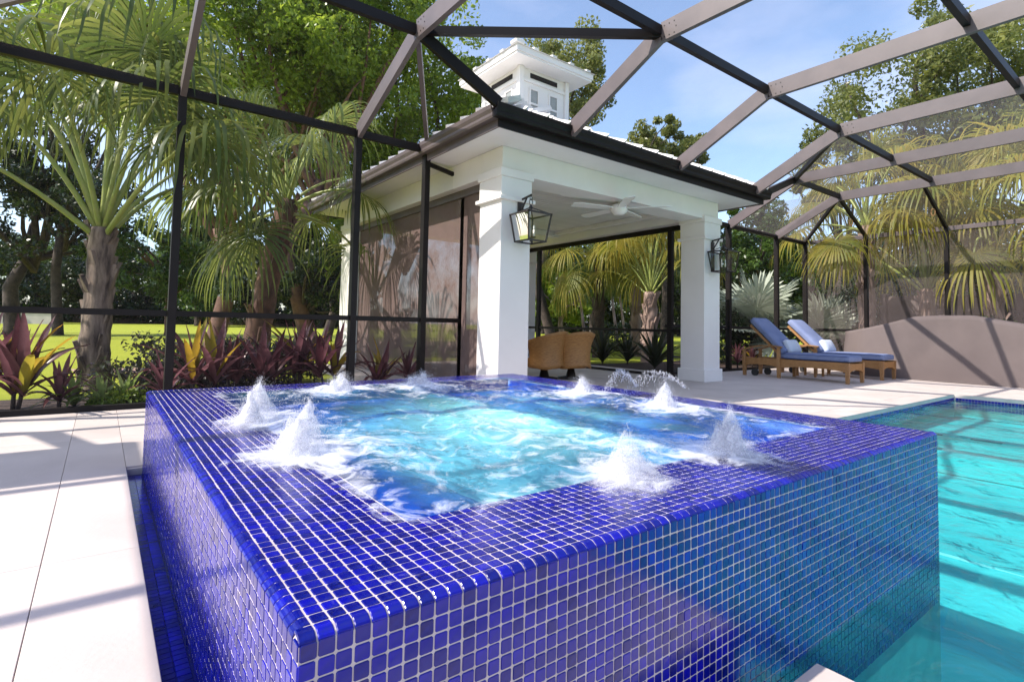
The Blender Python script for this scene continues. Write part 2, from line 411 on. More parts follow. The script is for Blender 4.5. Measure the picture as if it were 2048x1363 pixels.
# ---- deck: joint base plus stone slabs
SX0, SX1, SY0, SY1, STOP = .245, 3.09, .80, 3.98, .45          # raised spa
PX1, PY1, NX = 10.30, 2.45, 1.60                               # pool edges
deck = MB()
for (x0, x1, y0, y1) in ((-6, .165, -8, 6.55), (.165, 3.09, 3.98, 6.55), (3.09, 14.75, 2.45, 6.55), (3.3, 9.4, 6.55, 11.45), (10.3, 14.75, -8, 2.45), (.165, 1.6, -8, .69)):
    deck.box(x0, x1, y0, y1, -.3, -.012)
deck = deck.build('deck', 'joint'); tag(deck, kind='structure')
SLAB = {}
def slabs(x0, x1, y0, y1, w, d, ox=0, oy=0, name='paver', mat='stone', parent=None):
    xs = [x0]; x = x0 + ((ox - x0) % w or w)
    while x < x1 - .04: xs.append(x); x += w
    xs.append(x1); ys = [y0]; y = y0 + ((oy - y0) % d or d)
    while y < y1 - .04: ys.append(y); y += d
    ys.append(y1)
    for a, b in zip(xs, xs[1:]):
        for c, e in zip(ys, ys[1:]):
            key = (round(b - a, 3), round(e - c, 3), mat)
            if key not in SLAB:
                SLAB[key] = MB().bbox(-(b - a) / 2 + .0012, (b - a) / 2 - .0012, -(e - c) / 2 + .0012, (e - c) / 2 - .0012, -.04, 0, .0015).mesh(name, mat)
            link(name, SLAB[key], parent or deck, ((a + b) / 2, (c + e) / 2, random.uniform(-.0008, .0008)))
slabs(-5.0, .165, -3.5, 6.5, 1.22, 1.22, -.13, .15)
slabs(.165, 3.09, 4.0, 6.5, 1.22, 1.22, -.13, .15)
slabs(3.09, 10.3, 2.75, 6.5, 1.22, 1.22, -.13, .15)
slabs(10.6, 14.7, -4, 2.75, 1.22, 1.22, -.13, .15)
slabs(10.3, 14.7, 2.75, 6.5, 1.22, 1.22, -.13, .15)
slabs(3.5, 9.2, 6.5, 11.3, 1.22, 1.22, -.13, .15)
slabs(.165, 1.3, -3.5, .39, 1.22, 1.22, -.13, .15)

# ---- pool
pool = MB()
def floorbox(m, x0, x1, y0, y1, z): m.box(x0, x1, y0, y1, z - .15, z)
floorbox(pool, 1.45, 8.3, -8, .80, -.75); floorbox(pool, 3.09, 8.3, .80, 2.6, -.75)
floorbox(pool, 8.3, 10.45, -8, 2.6, -.34)
pool.box(3.09, 10.45, 2.452, 2.6, -.74, -.041); pool.box(10.302, 10.45, -8, 2.452, -.33, -.041); pool.box(1.45, 1.598, -8, .688, -.74, -.041)
pool.box(8.05, 8.3, -8, 2.452, -.74, -.52)
pool = pool.build('swimming_pool', 'plaster'); tag(pool, kind='structure')
slabs(3.09, 10.3, 2.45, 2.75, .92, .3, 0, 2.45, 'coping_stone', 'coping', pool)
slabs(10.3, 10.6, -4, 2.75, .3, .92, 10.3, 0, 'coping_stone', 'coping', pool)
slabs(1.3, 1.6, -3.5, .69, .3, .92, 1.3, .69, 'coping_stone', 'coping', pool)
slabs(.165, 1.3, .39, .69, .92, .3, 1.3, .39, 'coping_stone', 'coping', pool)
m = MB()
T2 = .0365
n = int((10.3 - 3.09) / T2)
for r in range(4):
    for k in range(n):
        x = 10.28 - k * T2; z = -.052 - r * T2
        m.box(x - T2 + .0035, x, 2.446, 2.4515, z - T2 + .0035, z)
    for k in range(150):
        y = 2.43 - k * T2; z = -.052 - r * T2
        m.box(10.296, 10.3015, y - T2 + .0035, y, z - T2 + .0035, z)
o = m.build('waterline_tile_band', 'tile_blue', pool); o['kind'] = 'stuff'
m = MB(); m.box(3.09, 10.3, 2.4485, 2.4515, -.2, -.048); m.box(10.2985, 10.3015, -4, 2.448, -.2, -.048)
m.build('waterline_grout', 'grout', pool)
m = MB()
for k in range(9): m.box(8.3, 8.36, 2.1 - k * .55, 2.38 - k * .55, -.345, -.3355)
m.box(9.7, 10.25, .1, .16, -.338, -.335); 
m.build('step_edge_marker', 'tile_blue', pool)
def wavegrid(name, x0, x1, y0, y1, st, z, amp, freq, mat, parent=None):
    nx = int((x1 - x0) / st) + 1; ny = int((y1 - y0) / st) + 1
    X, Y = np.meshgrid(np.linspace(x0, x1, nx), np.linspace(y0, y1, ny), indexing='ij')
    Z = np.array([mnoise.fractal((a * freq, b * freq * .6, 1.3), 1.0, 2.2, 3) for a, b in zip(X.ravel(), Y.ravel())]) * amp + z
    V = np.stack([X.ravel(), Y.ravel(), Z], 1)
    i, j = np.meshgrid(np.arange(nx - 1), np.arange(ny - 1), indexing='ij'); i = i.ravel(); j = j.ravel()
    Q = np.stack([i * ny + j, (i + 1) * ny + j, (i + 1) * ny + j + 1, i * ny + j + 1], 1)
    return V, Q
V1, Q1 = wavegrid('w', 3.09, 10.297, -7, 2.447, .075, -.095, .022, 1.5, None)
V2, Q2 = wavegrid('w', 1.602, 3.09, -7, .797, .06, -.095, .016, 1.9, None)
o = link('pool_water', fast_mesh('pool_water', np.vstack([V1, V2]), np.vstack([Q1, Q2 + len(V1)]), 'pool_water', True)); tag(o, kind='structure')

# ---- spill trough round the raised spa
m = MB(); m.box(.165, .245, .69, 4.02, -.2, -.05); m.box(.245, 1.60, .69, .80, -.42, -.30); m.box(.245, 3.09, 3.98, 4.02, -.2, -.05)
tr = m.build('spill_trough', 'tile_blue'); tag(tr, kind='structure')
m = MB()
for i in range(2):
    for k in range(118): m.bbox(.169 + i * .0365, .169 + i * .0365 + .034, .70 + k * .0275, .70 + k * .0275 + .0245, -.0495, -.046, .0008)
o = m.build('trough_tiles', 'tile_blue', tr); o['kind'] = 'stuff'
m = MB(); m.box(.165, .168, .69, 4.02, -.049, -.013)
m.build('trough_wall', 'tile_blue', tr)

# ================================================================== RAISED SPA
spa = thing('raised_spa', (SX0, SY0, 0), 'raised square spa clad in cobalt blue mosaic tiles with bubbling water', 'spa')
IX0, IX1, IY0, IY1 = .58, 2.76, 1.13, 3.64
m = MB(); t = .0012; cb = .0115
def loop(x0, x1, y0, y1, z): return [(x0, y0, z), (x1, y0, z), (x1, y1, z), (x0, y1, z)]
for lp in (loop(SX0 + t, SX1 - t, SY0 + t, SY1 - t, -.75), loop(SX0 + t, SX1 - t, SY0 + t, SY1 - t, STOP - cb - .0015), loop(SX0 + .5 * cb, SX1 - .5 * cb, SY0 + .5 * cb, SY1 - .5 * cb, STOP - .0068), loop(SX0 + 1.4 * cb, SX1 - 1.4 * cb, SY0 + 1.4 * cb, SY1 - 1.4 * cb, STOP - .0010), loop(IX0, IX1, IY0, IY1, STOP - .0010), loop(IX0, IX1, IY0, IY1, -.75)): m.v += lp
for r in range(5): m.f += [(r * 4 + k, r * 4 + (k + 1) % 4, r * 4 + 4 + (k + 1) % 4, r * 4 + 4 + k) for k in range(4)]
m.build('shell', 'grout', spa)
def basinmat():
    m, nt, N, L, p, out = nmat('spa_basin'); at = N.new('ShaderNodeAttribute'); at.attribute_name = 'finish'
    sep = N.new('ShaderNodeSeparateColor'); L.new(at.outputs['Color'], sep.inputs[0])
    blue = colmix(nt, ramp(nt, noise_tex(nt, 7, 4), .35, .65), (.003, .03, .36), (.008, .09, .50))
    L.new(colmix(nt, sep.outputs[0], blue, (.55, .82, .83)), p.inputs['Base Color']); p.inputs['Roughness'].default_value = .4
basinmat()
nb_ = 80; bx = np.linspace(IX0 - .001, IX1 + .001, nb_); by = np.linspace(IY0 - .001, IY1 + .001, nb_)
BX, BY = np.meshgrid(bx, by, indexing='ij')
wob = np.array([mnoise.fractal((a * 3.2, b_ * 3.2, 5.0), 1, 2, 3) for a, b_ in zip(BX.ravel(), BY.ravel())]).reshape(BX.shape)
de = np.minimum(np.minimum((BX - IX0) / .42, (IX1 - BX) / .55), np.minimum((BY - IY0) / .20, (IY1 - BY) / .66)) + .16 * wob
sm = np.clip((de - .45) / 1.5, 0, 1); sm = sm * sm * (3 - 2 * sm)
BZ_ = np.where(np.minimum(np.minimum(BX - IX0, IX1 - BX), np.minimum(BY - IY0, IY1 - BY)) < .02, .445, .36) - .18 * sm
Vb = np.stack([BX.ravel() - SX0, BY.ravel() - SY0, BZ_.ravel()], 1); i, j = np.meshgrid(np.arange(nb_ - 1), np.arange(nb_ - 1), indexing='ij'); i = i.ravel(); j = j.ravel()
me = fast_mesh('basin', Vb, np.stack([i * nb_ + j, (i + 1) * nb_ + j, (i + 1) * nb_ + j + 1, i * nb_ + j + 1], 1), 'spa_basin', True)
at = me.color_attributes.new('finish', 'FLOAT_COLOR', 'POINT'); at.data.foreach_set('color', np.stack([sm.ravel()] * 3 + [np.ones(sm.size)], 1).astype(np.float32).ravel())
link('basin', me, spa)
P = .0275
def tile_verts(kind, hw=.0123, edge=None):
    """pillowed mosaic tile lying in the xy plane, face up; kind 1 has more facets"""
    c = .0022; s = hw
    if edge:   # rim tile: rolls over the bullnose edge
        ax, sg = edge; rows = [-1, -.9, -.3, .1, .4, .65, .85, 1.0]; V = []; Fc = []
        for w in rows:
            d = (w + 1) / 2; z = .0037 - .0092 * (max(0, d - .35) / .65) ** 1.8 - (.0010 if abs(w) == 1 else 0)
            for u in (-1, -.9, .9, 1):
                p = [0, 0, z - (.0012 if abs(u) == 1 else 0)]; p[ax] = sg * w * (s + (.0016 if w > .8 else 0)); p[1 - ax] = u * s; V.append(p)
            for u in (-1, 1):
                p = [0, 0, z - .0045]; p[ax] = sg * w * s; p[1 - ax] = u * s; V.append(p)
        flip = (ax == 0) == (sg > 0)
        for r in range(len(rows) - 1):
            a, b = r * 6, r * 6 + 6
            for q in ((0, 1), (1, 2), (2, 3), (3, 5), (4, 0)):
                f = (a + q[0], a + q[1], b + q[1], b + q[0]); Fc.append(f if not flip else f[::-1])
        Fc.append((0, 4, 5, 3, 2, 1) if flip else (0, 1, 2, 3, 5, 4)); b = (len(rows) - 1) * 6
        Fc.append((b, b + 1, b + 2, b + 3, b + 5, b + 4) if flip else (b, b + 4, b + 5, b + 3, b + 2, b + 1))
        return np.array(V, float), Fc
    o8 = [(s - c, -s), (s, -s + c), (s, s - c), (s - c, s), (-s + c, s), (-s, s - c), (-s, -s + c), (-s + c, -s)]
    rings = [(0, 1), (.0028, .985), (.0037, .90)] if kind else [(0, 1), (.0032, .95)]
    V = []
    for z, k in rings: V += [(x * k, y * k, z) for x, y in o8]
    Fc = []
    for r in range(len(rings) - 1):
        Fc += [(r * 8 + k, r * 8 + (k + 1) % 8, (r + 1) * 8 + (k + 1) % 8, (r + 1) * 8 + k) for k in range(8)]
    b = (len(rings) - 1) * 8
    Fc.append(tuple(b + k for k in range(8)))
    V = np.array(V)
    return V, Fc
FACE = {'top': np.eye(3), 'front': np.array([[1, 0, 0], [0, 0, 1], [0, -1, 0]]).astype(float), 'left': np.array([[0, -1, 0], [0, 0, 1], [-1, 0, 0]]).astype(float),
        'right': np.array([[0, 1, 0], [0, 0, 1], [1, 0, 0]]).astype(float)}
tiles = []   # (face, centre, edge)
nxt = int(round((SX1 - SX0) / P)); nyt = int(round((SY1 - SY0) / P)); px = (SX1 - SX0) / nxt; py = (SY1 - SY0) / nyt
for i in range(nxt):
    for j in range(nyt):
        x = SX0 + (i + .5) * px; y = SY0 + (j + .5) * py
        if IX0 + .004 < x < IX1 - .004 and IY0 + .004 < y < IY1 - .004: continue
        e = (1, -1) if j == 0 else (0, -1) if i == 0 else (0, 1) if i == nxt - 1 else None
        tiles.append(('top', (x, y, STOP - .003), e))
for r in range(27):
    z = STOP - .0228 - r * P
    for i in range(nxt): tiles.append(('front', (SX0 + (i + .5) * px, SY0 + .003, z), None))
    if r >= 20: continue
    for j in range(nyt):
        tiles.append(('left', (SX0 + .003, SY0 + (j + .5) * py, z), None))
        tiles.append(('right', (SX1 - .003, SY0 + (j + .5) * py, z), None))
def depthkey(t):
    p = Vector(t[1]) - CAM; d = p.dot(FWD)
    if d < .1: return 99
    u = CX + F_PX * p.dot(RIGHT) / d; v = CY - F_PX * p.dot(UP) / d
    nrm = {'top': Vector((0, 0, 1)), 'front': Vector((0, -1, 0)), 'left': Vector((-1, 0, 0)), 'right': Vector((1, 0, 0))}[t[0]]
    if not (-10 < u < 2058 and -10 < v < 1373) or nrm.dot(p) > 0: return 99
    return -abs(nrm.dot(p.normalized())) / d ** 2
tiles.sort(key=depthkey)
TM = {}
rng = np.random.default_rng(3)
VV = []; FF4 = []; FF8 = []; nb = 0
for q, (fc, c, e) in enumerate(tiles):
    jit = rng.normal(0, 1, 6)
    if q < 300:
        key = (fc, e)
        if key not in TM:
            V, Fc = tile_verts(1, edge=e); mm = MB(); mm.add([tuple(v) for v in V @ FACE[fc]], Fc); TM[key] = mm.mesh('mosaic_tile', 'tile_blue')
        R = Matrix(FACE[fc].tolist()) if False else None
        link('mosaic_tile', TM[key], spa, (c[0] - SX0 + jit[0] * .00035, c[1] - SY0 + jit[1] * .00035, c[2] + jit[2] * .0001), (jit[3] * .004, jit[4] * .004, jit[5] * .01))
    else:
        V, Fc = tile_verts(0, edge=e)
        a = jit[5] * .012; V = V.copy(); xy = V[:, :2] @ np.array([[math.cos(a), -math.sin(a)], [math.sin(a), math.cos(a)]]); V[:, :2] = xy
        V[:, 2] += V[:, 0] * jit[3] * .004 + V[:, 1] * jit[4] * .004
        W = V @ FACE[fc] + np.array([c[0] - SX0 + jit[0] * .0004, c[1] - SY0 + jit[1] * .0004, c[2] + jit[2] * .0001])
        VV.append(W); FF4 += [tuple(k + nb for k in f) for f in Fc[:-1]]; FF8.append(tuple(k + nb for k in Fc[-1])); nb += len(V)
me = bpy.data.meshes.new('mosaic_field'); me.from_pydata(np.vstack(VV).tolist(), [], FF4 + FF8); me.materials.append(M['tile_blue'])
import bmesh
o = link('mosaic_field', me, spa); o['kind'] = 'stuff'

# ---- spa water: level with the rim, sheet spilling over the tiles; churned round the jets
JETS = [((.56, 2.50), .19, .17), ((.56, 1.84), .185, .14), ((1.22, 3.33), .13, .16), ((1.80, 3.34), .115, .18), ((2.52, 2.52), .13, .15), ((2.47, 1.83), .16, .15), ((1.80, 1.06), .175, .13), ((1.27, 1.08), .15, .17)]
st = .0165
gx = np.arange(SX0 + .004, SX1 - .003, st); gy = np.arange(SY0 + .004, SY1 - .003, st)
X, Y = np.meshgrid(gx, gy, indexing='ij')
inside = np.minimum(np.minimum(X - IX0, IX1 - X), np.minimum(Y - IY0, IY1 - Y))
w = np.clip((inside + .02) / .16, 0, 1)
dj = np.min(np.stack([np.hypot(X - a, Y - b) for (a, b), _, _ in JETS]), 0)
nz = np.array([mnoise.fractal((a * 4.2, b * 4.2, .7), .9, 2.1, 5) for a, b in zip(X.ravel(), Y.ravel())]).reshape(X.shape)
nz2 = np.array([mnoise.noise((a * 1.6, b * 1.6, 9.7)) for a, b in zip(X.ravel(), Y.ravel())]).reshape(X.shape)
near = np.exp(-(dj / .22) ** 2)
Z = STOP + .0052 + .0016 * nz + w * (.012 + .020 * nz) + near * (.012 + .018 * np.abs(nz))
cen = np.exp(-(((X - 1.52) / .62) ** 2 + ((Y - 2.05) / .72) ** 2))
foam = np.clip(.30 * np.exp(-(dj / .17) ** 2) + .17 * np.exp(-(dj / .5) ** 2) + .06 * w + .10 * cen + .12 * nz2 - .06, 0, 1)
foam = foam + .13 * np.exp(-(inside / .05) ** 2)
foam[(np.hypot(X - 1.27, Y - 1.08) < .3)] *= .6
foam = np.where(inside < -.06, np.clip(foam - .22 * np.clip((dj - .15) / .25, 0, 1), 0, 1), foam)
murk = np.clip(w * (.04 + .62 * cen ** 1.3 + .10 * nz2 * w), 0, .75)
V = np.stack([X.ravel(), Y.ravel(), Z.ravel()], 1); ny = len(gy); nx = len(gx)
i, j = np.meshgrid(np.arange(nx - 1), np.arange(ny - 1), indexing='ij'); i = i.ravel(); j = j.ravel()
me = fast_mesh('spa_water', V, np.stack([i * ny + j, (i + 1) * ny + j, (i + 1) * ny + j + 1, i * ny + j + 1], 1), 'spa_water', True)
at = me.color_attributes.new('churn', 'FLOAT_COLOR', 'POINT')
at.data.foreach_set('color', np.stack([foam.ravel(), murk.ravel(), np.clip(w * 1.3, 0, 1).ravel(), np.ones(foam.size)], 1).astype(np.float32).ravel())
tag(link('spa_water', me), kind='structure')

# ---- jets of white water
JL = ['tall foaming water jet at the left rim of the spa, farther of the left pair', 'pointed foaming water jet at the left rim of the spa, nearer of the left pair',
      'low misty water jet at the far rim of the spa, left of the far pair', 'ragged water jet at the far rim of the spa, in front of the screened corner',
      'splashing water jet by the right rim in front of the wicker chairs', 'fan-shaped bright water jet by the right rim in front of the far column',
      'tall white water jet at the near right rim of the spa', 'shaded grey misty water jet at the near rim of the spa']
for (pos, H, Rb), lab, sd in zip(JETS, JL, range(8)):
    Rb *= 1.28
    r = np.random.default_rng(40 + sd)
    t = thing('water_jet', (pos[0], pos[1], STOP), lab, 'water jet', 'jets round the spa rim')
    # aerated plume: nested ragged shells of bubbly water, each letting part of the light through
    lob = [(r.normal(0, .16 * Rb), r.normal(0, .16 * Rb), r.uniform(.62, .82), r.uniform(.55, .8)) for _ in range(3)] + [(0, 0, 1.0, 1.0)]
    def bell(u): return (.24 + .76 * (1 - u) ** 1.7) * math.sqrt(max(0, 1 - u ** 5))
    for shn, (lx, ly, lh, lw) in enumerate(lob * 2):
        kr = (.52 if shn < 4 else .95) * lw; kh = lh * (.95 if shn < 4 else .62)
        m = MB(); n = 26; K = 14
        for k in range(K):
            u = k / (K - 1); rad0 = Rb * .80 * kr * bell(u) + .004
            for q in range(n):
                a = 2 * math.pi * q / n; rr = rad0 * (1 + .5 * mnoise.fractal((math.cos(a) * 1.8 + sd * 7, math.sin(a) * 1.8 + shn * 3, u * 4.0), 1, 2, 3))
                m.v.append((lx + rr * math.cos(a) + .02 * u * mnoise.noise((u * 5, sd, shn)), ly + rr * math.sin(a), u * H * kh * (1 + .22 * mnoise.noise((math.cos(a) * 1.5, math.sin(a) * 1.5 + sd * 3, shn))) - .008))
        for k in range(K - 1):
            for q in range(n): m.f.append((k * n + q, k * n + (q + 1) % n, (k + 1) * n + (q + 1) % n, (k + 1) * n + q))
        m.f.append(tuple((K - 1) * n + q for q in range(n)))
        m.build('plume', 'mist_faint' if sd == 7 or shn >= 4 else 'mist', t, True, local=True)
    # fine droplets
    N = 13000 if sd != 7 else 5000
    az = r.uniform(0, 2 * np.pi, N); li = r.choice(4, N, p=(.2, .2, .2, .4)); LO = np.array(lob)[li]
    lobe = 1 + (.5 if sd in (4, 5) else .25) * np.sin(az * (3 + sd % 3) + sd * 1.7)
    un = r.beta(1.0, 1.7, N); bl = (.24 + .76 * (1 - un) ** 1.7) * np.sqrt(np.maximum(0, 1.02 - un ** 5))
    rr = np.abs(r.normal(0, 1, N)) * Rb * .46 * bl * LO[:, 3] * lobe + .003
    c = np.stack([LO[:, 0] + rr * np.cos(az), LO[:, 1] + rr * np.sin(az), un * H * LO[:, 2] * (1.04 + .12 * np.sin(az * 2 + sd))], 1) + r.normal(0, .004, (N, 3))
    fl = r.random(N) < .16            # thrown drops well outside the plume
    s = r.beta(1.2, 2.0, N); u = r.uniform(.1, 1.15, N); reach = Rb * (.3 + 1.5 * s) * lobe; top = H * (1.05 - .6 * s) * r.uniform(.4, 1.1, N)
    c2 = np.stack([reach * u * np.cos(az), reach * u * np.sin(az), np.maximum(top * (1 - (1 - 1.75 * u) ** 2), .003)], 1)
    c = np.where(fl[:, None], c2, c); c[:, 2] = np.maximum(c[:, 2], .003)
    d = r.normal(0, .55, (N, 3)); d[:, 2] += 1; d[:, 0] += .5 * np.cos(az); d[:, 1] += .5 * np.sin(az)
    d /= np.linalg.norm(d, axis=1, keepdims=True)
    L = r.uniform(.0010, .0055, N)[:, None]; wd = r.uniform(.0003, .0009, N)[:, None]
    L = np.where(fl[:, None], wd * 1.3, L)
    sd1 = np.cross(d, r.normal(0, 1, (N, 3))); sd1 /= np.linalg.norm(sd1, axis=1, keepdims=True) + 1e-9
    sd2 = np.cross(d, sd1)
    V = np.stack([c - d * L, c + sd1 * wd, c + (sd2 - sd1) * .7 * wd, c - (sd2 + sd1) * .7 * wd, c + d * L], 1).reshape(-1, 3)
    T5 = np.array([[0, 2, 1], [0, 3, 2], [0, 1, 3], [4, 1, 2], [4, 2, 3], [4, 3, 1]])
    T = np.array([[0, 2, 1], [0, 3, 2], [0, 4, 3], [0, 1, 4], [5, 1, 2], [5, 2, 3], [5, 3, 4], [5, 4, 1]])
    Fq = (np.arange(N)[:, None, None] * 5 + T5[None]).reshape(-1, 3)
    o = link('spray_droplets', fast_mesh('spray_droplets', V, Fq, 'spray'), t); o['kind'] = 'stuff'
    if sd == 4:   # two thrown arcs of water
        for dx, dy in ((.30, -.20), (.52, -.42)):
            A = []
            for k in range(420):
                u = r.uniform(0, 1); w_ = r.normal(0, .012) * (1 + u)
                A.append((dx * (.35 + .65 * u) + w_ * .6, dy * (.35 + .65 * u) + w_, max(.01, .75 * (u * (1.12 - u)) * .75 - abs(r.normal(0, .05)) * (1 - u) * 1.6)))
            c = np.array(A); N2 = len(c); dd = r.normal(0, 1, (N2, 3)); dd[:, 2] += 2; dd /= np.linalg.norm(dd, axis=1, keepdims=True)
            s1 = np.cross(dd, r.normal(0, 1, (N2, 3))); s1 /= np.linalg.norm(s1, axis=1, keepdims=True); s2 = np.cross(dd, s1)
            V = np.stack([c - dd * .012, c + s1 * .0012, c + s2 * .0012, c - s1 * .0012, c - s2 * .0012, c + dd * .012], 1).reshape(-1, 3)
            o = link('thrown_arc', fast_mesh('thrown_arc', V, (np.arange(N2)[:, None, None] * 6 + T[None]).reshape(-1, 3), 'spray'), t); o['kind'] = 'stuff'

# ================================================================== PAVILION
pav = thing('pavilion', (6.33, 8.05, 0), 'open white pool pavilion with square columns and hipped roof topped by a cupola', 'pavilion')
GX0, GX1, GY0, GY1 = 3.40, 9.25, 4.75, 11.40       # gutter line
CX0, CX1, CY0, CY1 = 3.87, 8.67, 5.30, 10.80       # column outer faces
CW = .47
for (x, y) in ((CX0, CY0), (CX1 - CW, CY0), (CX0, CY1 - CW), (CX1 - CW, CY1 - CW)):
    c = MB().bbox(x, x + CW, y, y + CW, 0, 2.80, .006).build('column', 'white_paint', pav)
    MB().bbox(x - .035, x + CW + .035, y - .035, y + CW + .035, .0005, .215, .008).build('plinth', 'white_paint', c)
    MB().bbox(x - .045, x + CW + .045, y - .045, y + CW + .045, 2.445, 2.495, .006).build('band', 'white_paint', c)
    MB().bbox(x - .028, x + CW + .028, y - .028, y + CW + .028, 2.74, 2.845, .006).build('capital', 'white_paint', c)
    MB().bbox(x - .008, x + CW + .008, y - .008, y + CW + .008, 2.495, 2.74, .004).build('neck', 'white_paint', c)
BZ0, BZ1 = 2.80, 3.125
i_ = .02
for b in ((CX0 + i_, CX1 - i_, CY0 + i_, CY0 + CW - i_), (CX0 + i_, CX1 - i_, CY1 - CW + i_, CY1 - i_), (CX0 + i_, CX0 + CW - i_, CY0 + CW - i_, CY1 - CW + i_), (CX1 - CW + i_, CX1 - i_, CY0 + CW - i_, CY1 - CW + i_)):
    MB().bbox(b[0], b[1], b[2], b[3], BZ0 + .001, BZ1, .003).build('entablature', 'white_paint', pav)
# soffit boards round the eaves
for (x0, x1, y0, y1) in ((GX0 + .06, GX1 - .06, GY0 + .06, CY0 + .1), (GX0 + .06, GX1 - .06, CY1 - .1, GY1 - .06), (GX0 + .06, CX0 + .1, CY0 + .1, CY1 - .1), (CX1 - .1, GX1 - .06, CY0 + .1, CY1 - .1)):
    MB().box(x0, x1, y0, y1, 3.127, 3.15).build('soffit', 'white_paint', pav)
for (x0, x1, y0, y1) in ((GX0 + .04, GX1 - .04, GY0 + .04, GY0 + .062), (GX0 + .04, GX1 - .04, GY1 - .062, GY1 - .04), (GX0 + .04, GX0 + .062, GY0 + .062, GY1 - .062), (GX1 - .062, GX1 - .04, GY0 + .062, GY1 - .062)):
    MB().box(x0, x1, y0, y1, 3.105, 3.30).build('fascia', 'bronze_dark_shade' if x1 - x0 > 3 else 'bronze', pav)  # shaded front takes darker bronze, its shade painted into the colour
G = .10
def gutter(a, b, out):
    # small ogee-like trough section swept from a to b, out = outward direction
    a = Vector(a); b = Vector(b); o = Vector(out); m = MB()
    prof = [(0, 3.195), (.075, 3.195), (.085, 3.22), (.085, 3.25), (.105, 3.29), (.11, 3.335), (.10, 3.335), (.09, 3.30), (0, 3.24)]
    for c in (a, b):
        for u, z in prof: m.v.append(tuple(c + o * u + Vector((0, 0, z))))
    n = len(prof)
    m.f = [(k, (k + 1) % n, n + (k + 1) % n, n + k) for k in range(n)] + [tuple(range(n)), tuple(range(n, 2 * n))]
    m.build('gutter', 'bronze_dark_shade' if out[1] < 0 else 'bronze', pav)  # front gutter coloured darker to stand for its shaded side
gutter((GX0 - .05, GY0 + .04, 0), (GX1 + .05, GY0 + .04, 0), (0, -1, 0)); gutter((GX0 - .05, GY1 - .04, 0), (GX1 + .05, GY1 - .04, 0), (0, 1, 0))
gutter((GX0 + .04, GY0 + .05, 0), (GX0 + .04, GY1 - .05, 0), (-1, 0, 0)); gutter((GX1 - .04, GY0 + .05, 0), (GX1 - .04, GY1 - .05, 0), (1, 0, 0))
# hipped roof body and roof tiles
RZ, SL = 3.325, .50
xm = (GX0 + GX1) / 2; hh = (xm - GX0 - .04) * SL
m = MB(); x0, x1, y0, y1 = GX0 + .041, GX1 - .041, GY0 + .041, GY1 - .041
ya, yb = y0 + (xm - x0), y1 - (xm - x0)
m.v = [(x0, y0, RZ), (x1, y0, RZ), (x1, y1, RZ), (x0, y1, RZ), (xm, ya, RZ + hh), (xm, yb, RZ + hh)]
m.f = [(0, 1, 4), (1, 2, 5, 4), (2, 3, 5), (3, 0, 4, 5), (0, 3, 2, 1)]
roof = m.build('roof', 'roof_tile', pav)
TW, TL = .34, .36
def rooftile(flip):
    s = -1 if flip else 1
    m = MB(); zt = .012
    # right-hand edge carries a raised lap, nose thicker than tail
    V = [(-TW / 2, 0, .02), (TW / 2, 0, .02), (TW / 2, TL + .05, 0), (-TW / 2, TL + .05, 0), (-TW / 2, 0, .032), (TW / 2 * .8, 0, .058), (TW / 2, 0, .10), (TW / 2, TL + .05, .065), (TW / 2 * .8, TL + .05, .03), (-TW / 2, TL + .05, .012)]
    m.add([(x * s, y, z) for x, y, z in V], [(0, 1, 2, 3), (0, 4, 5, 6, 1), (4, 9, 8, 5), (5, 8, 7, 6), (6, 7, 2, 1), (3, 2, 7, 8, 9), (0, 3, 9, 4)])
    return m.mesh('roof_tile_piece', 'roof_tile')
rt0 = rooftile(False)
ang = math.atan(SL); off_r = OFF[roof.name]
nrow = 9
for r_ in range(nrow):
    s0 = -.05 + r_ * TL; dy = s0 * math.cos(ang); dz = s0 * math.sin(ang)
    n = int((x1 - x0) / TW)
    for k in range(n + 1):
        x = x0 + (k + .5) * TW
        if x - x0 < dy or x1 - x < dy: continue
        link('roof_tile_piece', rt0, roof, Vector((x, y0 + dy, RZ + dz + .004)) - off_r, (ang, 0, 0))
    n = int((y1 - y0) / TW)
    for k in range(n + 1):
        y = y0 + (k + .5) * TW
        if y - y0 < dy or y1 - y < dy or (r_ > 3 and y > 8.2): continue
        link('roof_tile_piece', rt0, roof, Vector((x0 + dy, y, RZ + dz + .004)) - off_r, (ang, 0, -math.pi / 2))
# hip caps
for (cx, cy, sx, sy) in ((x0, y0, 1, 1), (x1, y0, -1, 1), (x0, y1, 1, -1)):
    n = 11
    for k in range(n):
        u = k / n * (xm - x0); v = (k + 1.08) / n * (xm - x0)
        MB().beam((cx + sx * u, cy + sy * u, RZ + u * SL + .075), (cx + sx * v, cy + sy * v, RZ + v * SL + .058), .2, .045).build('hip_cap', 'roof_tile', roof)
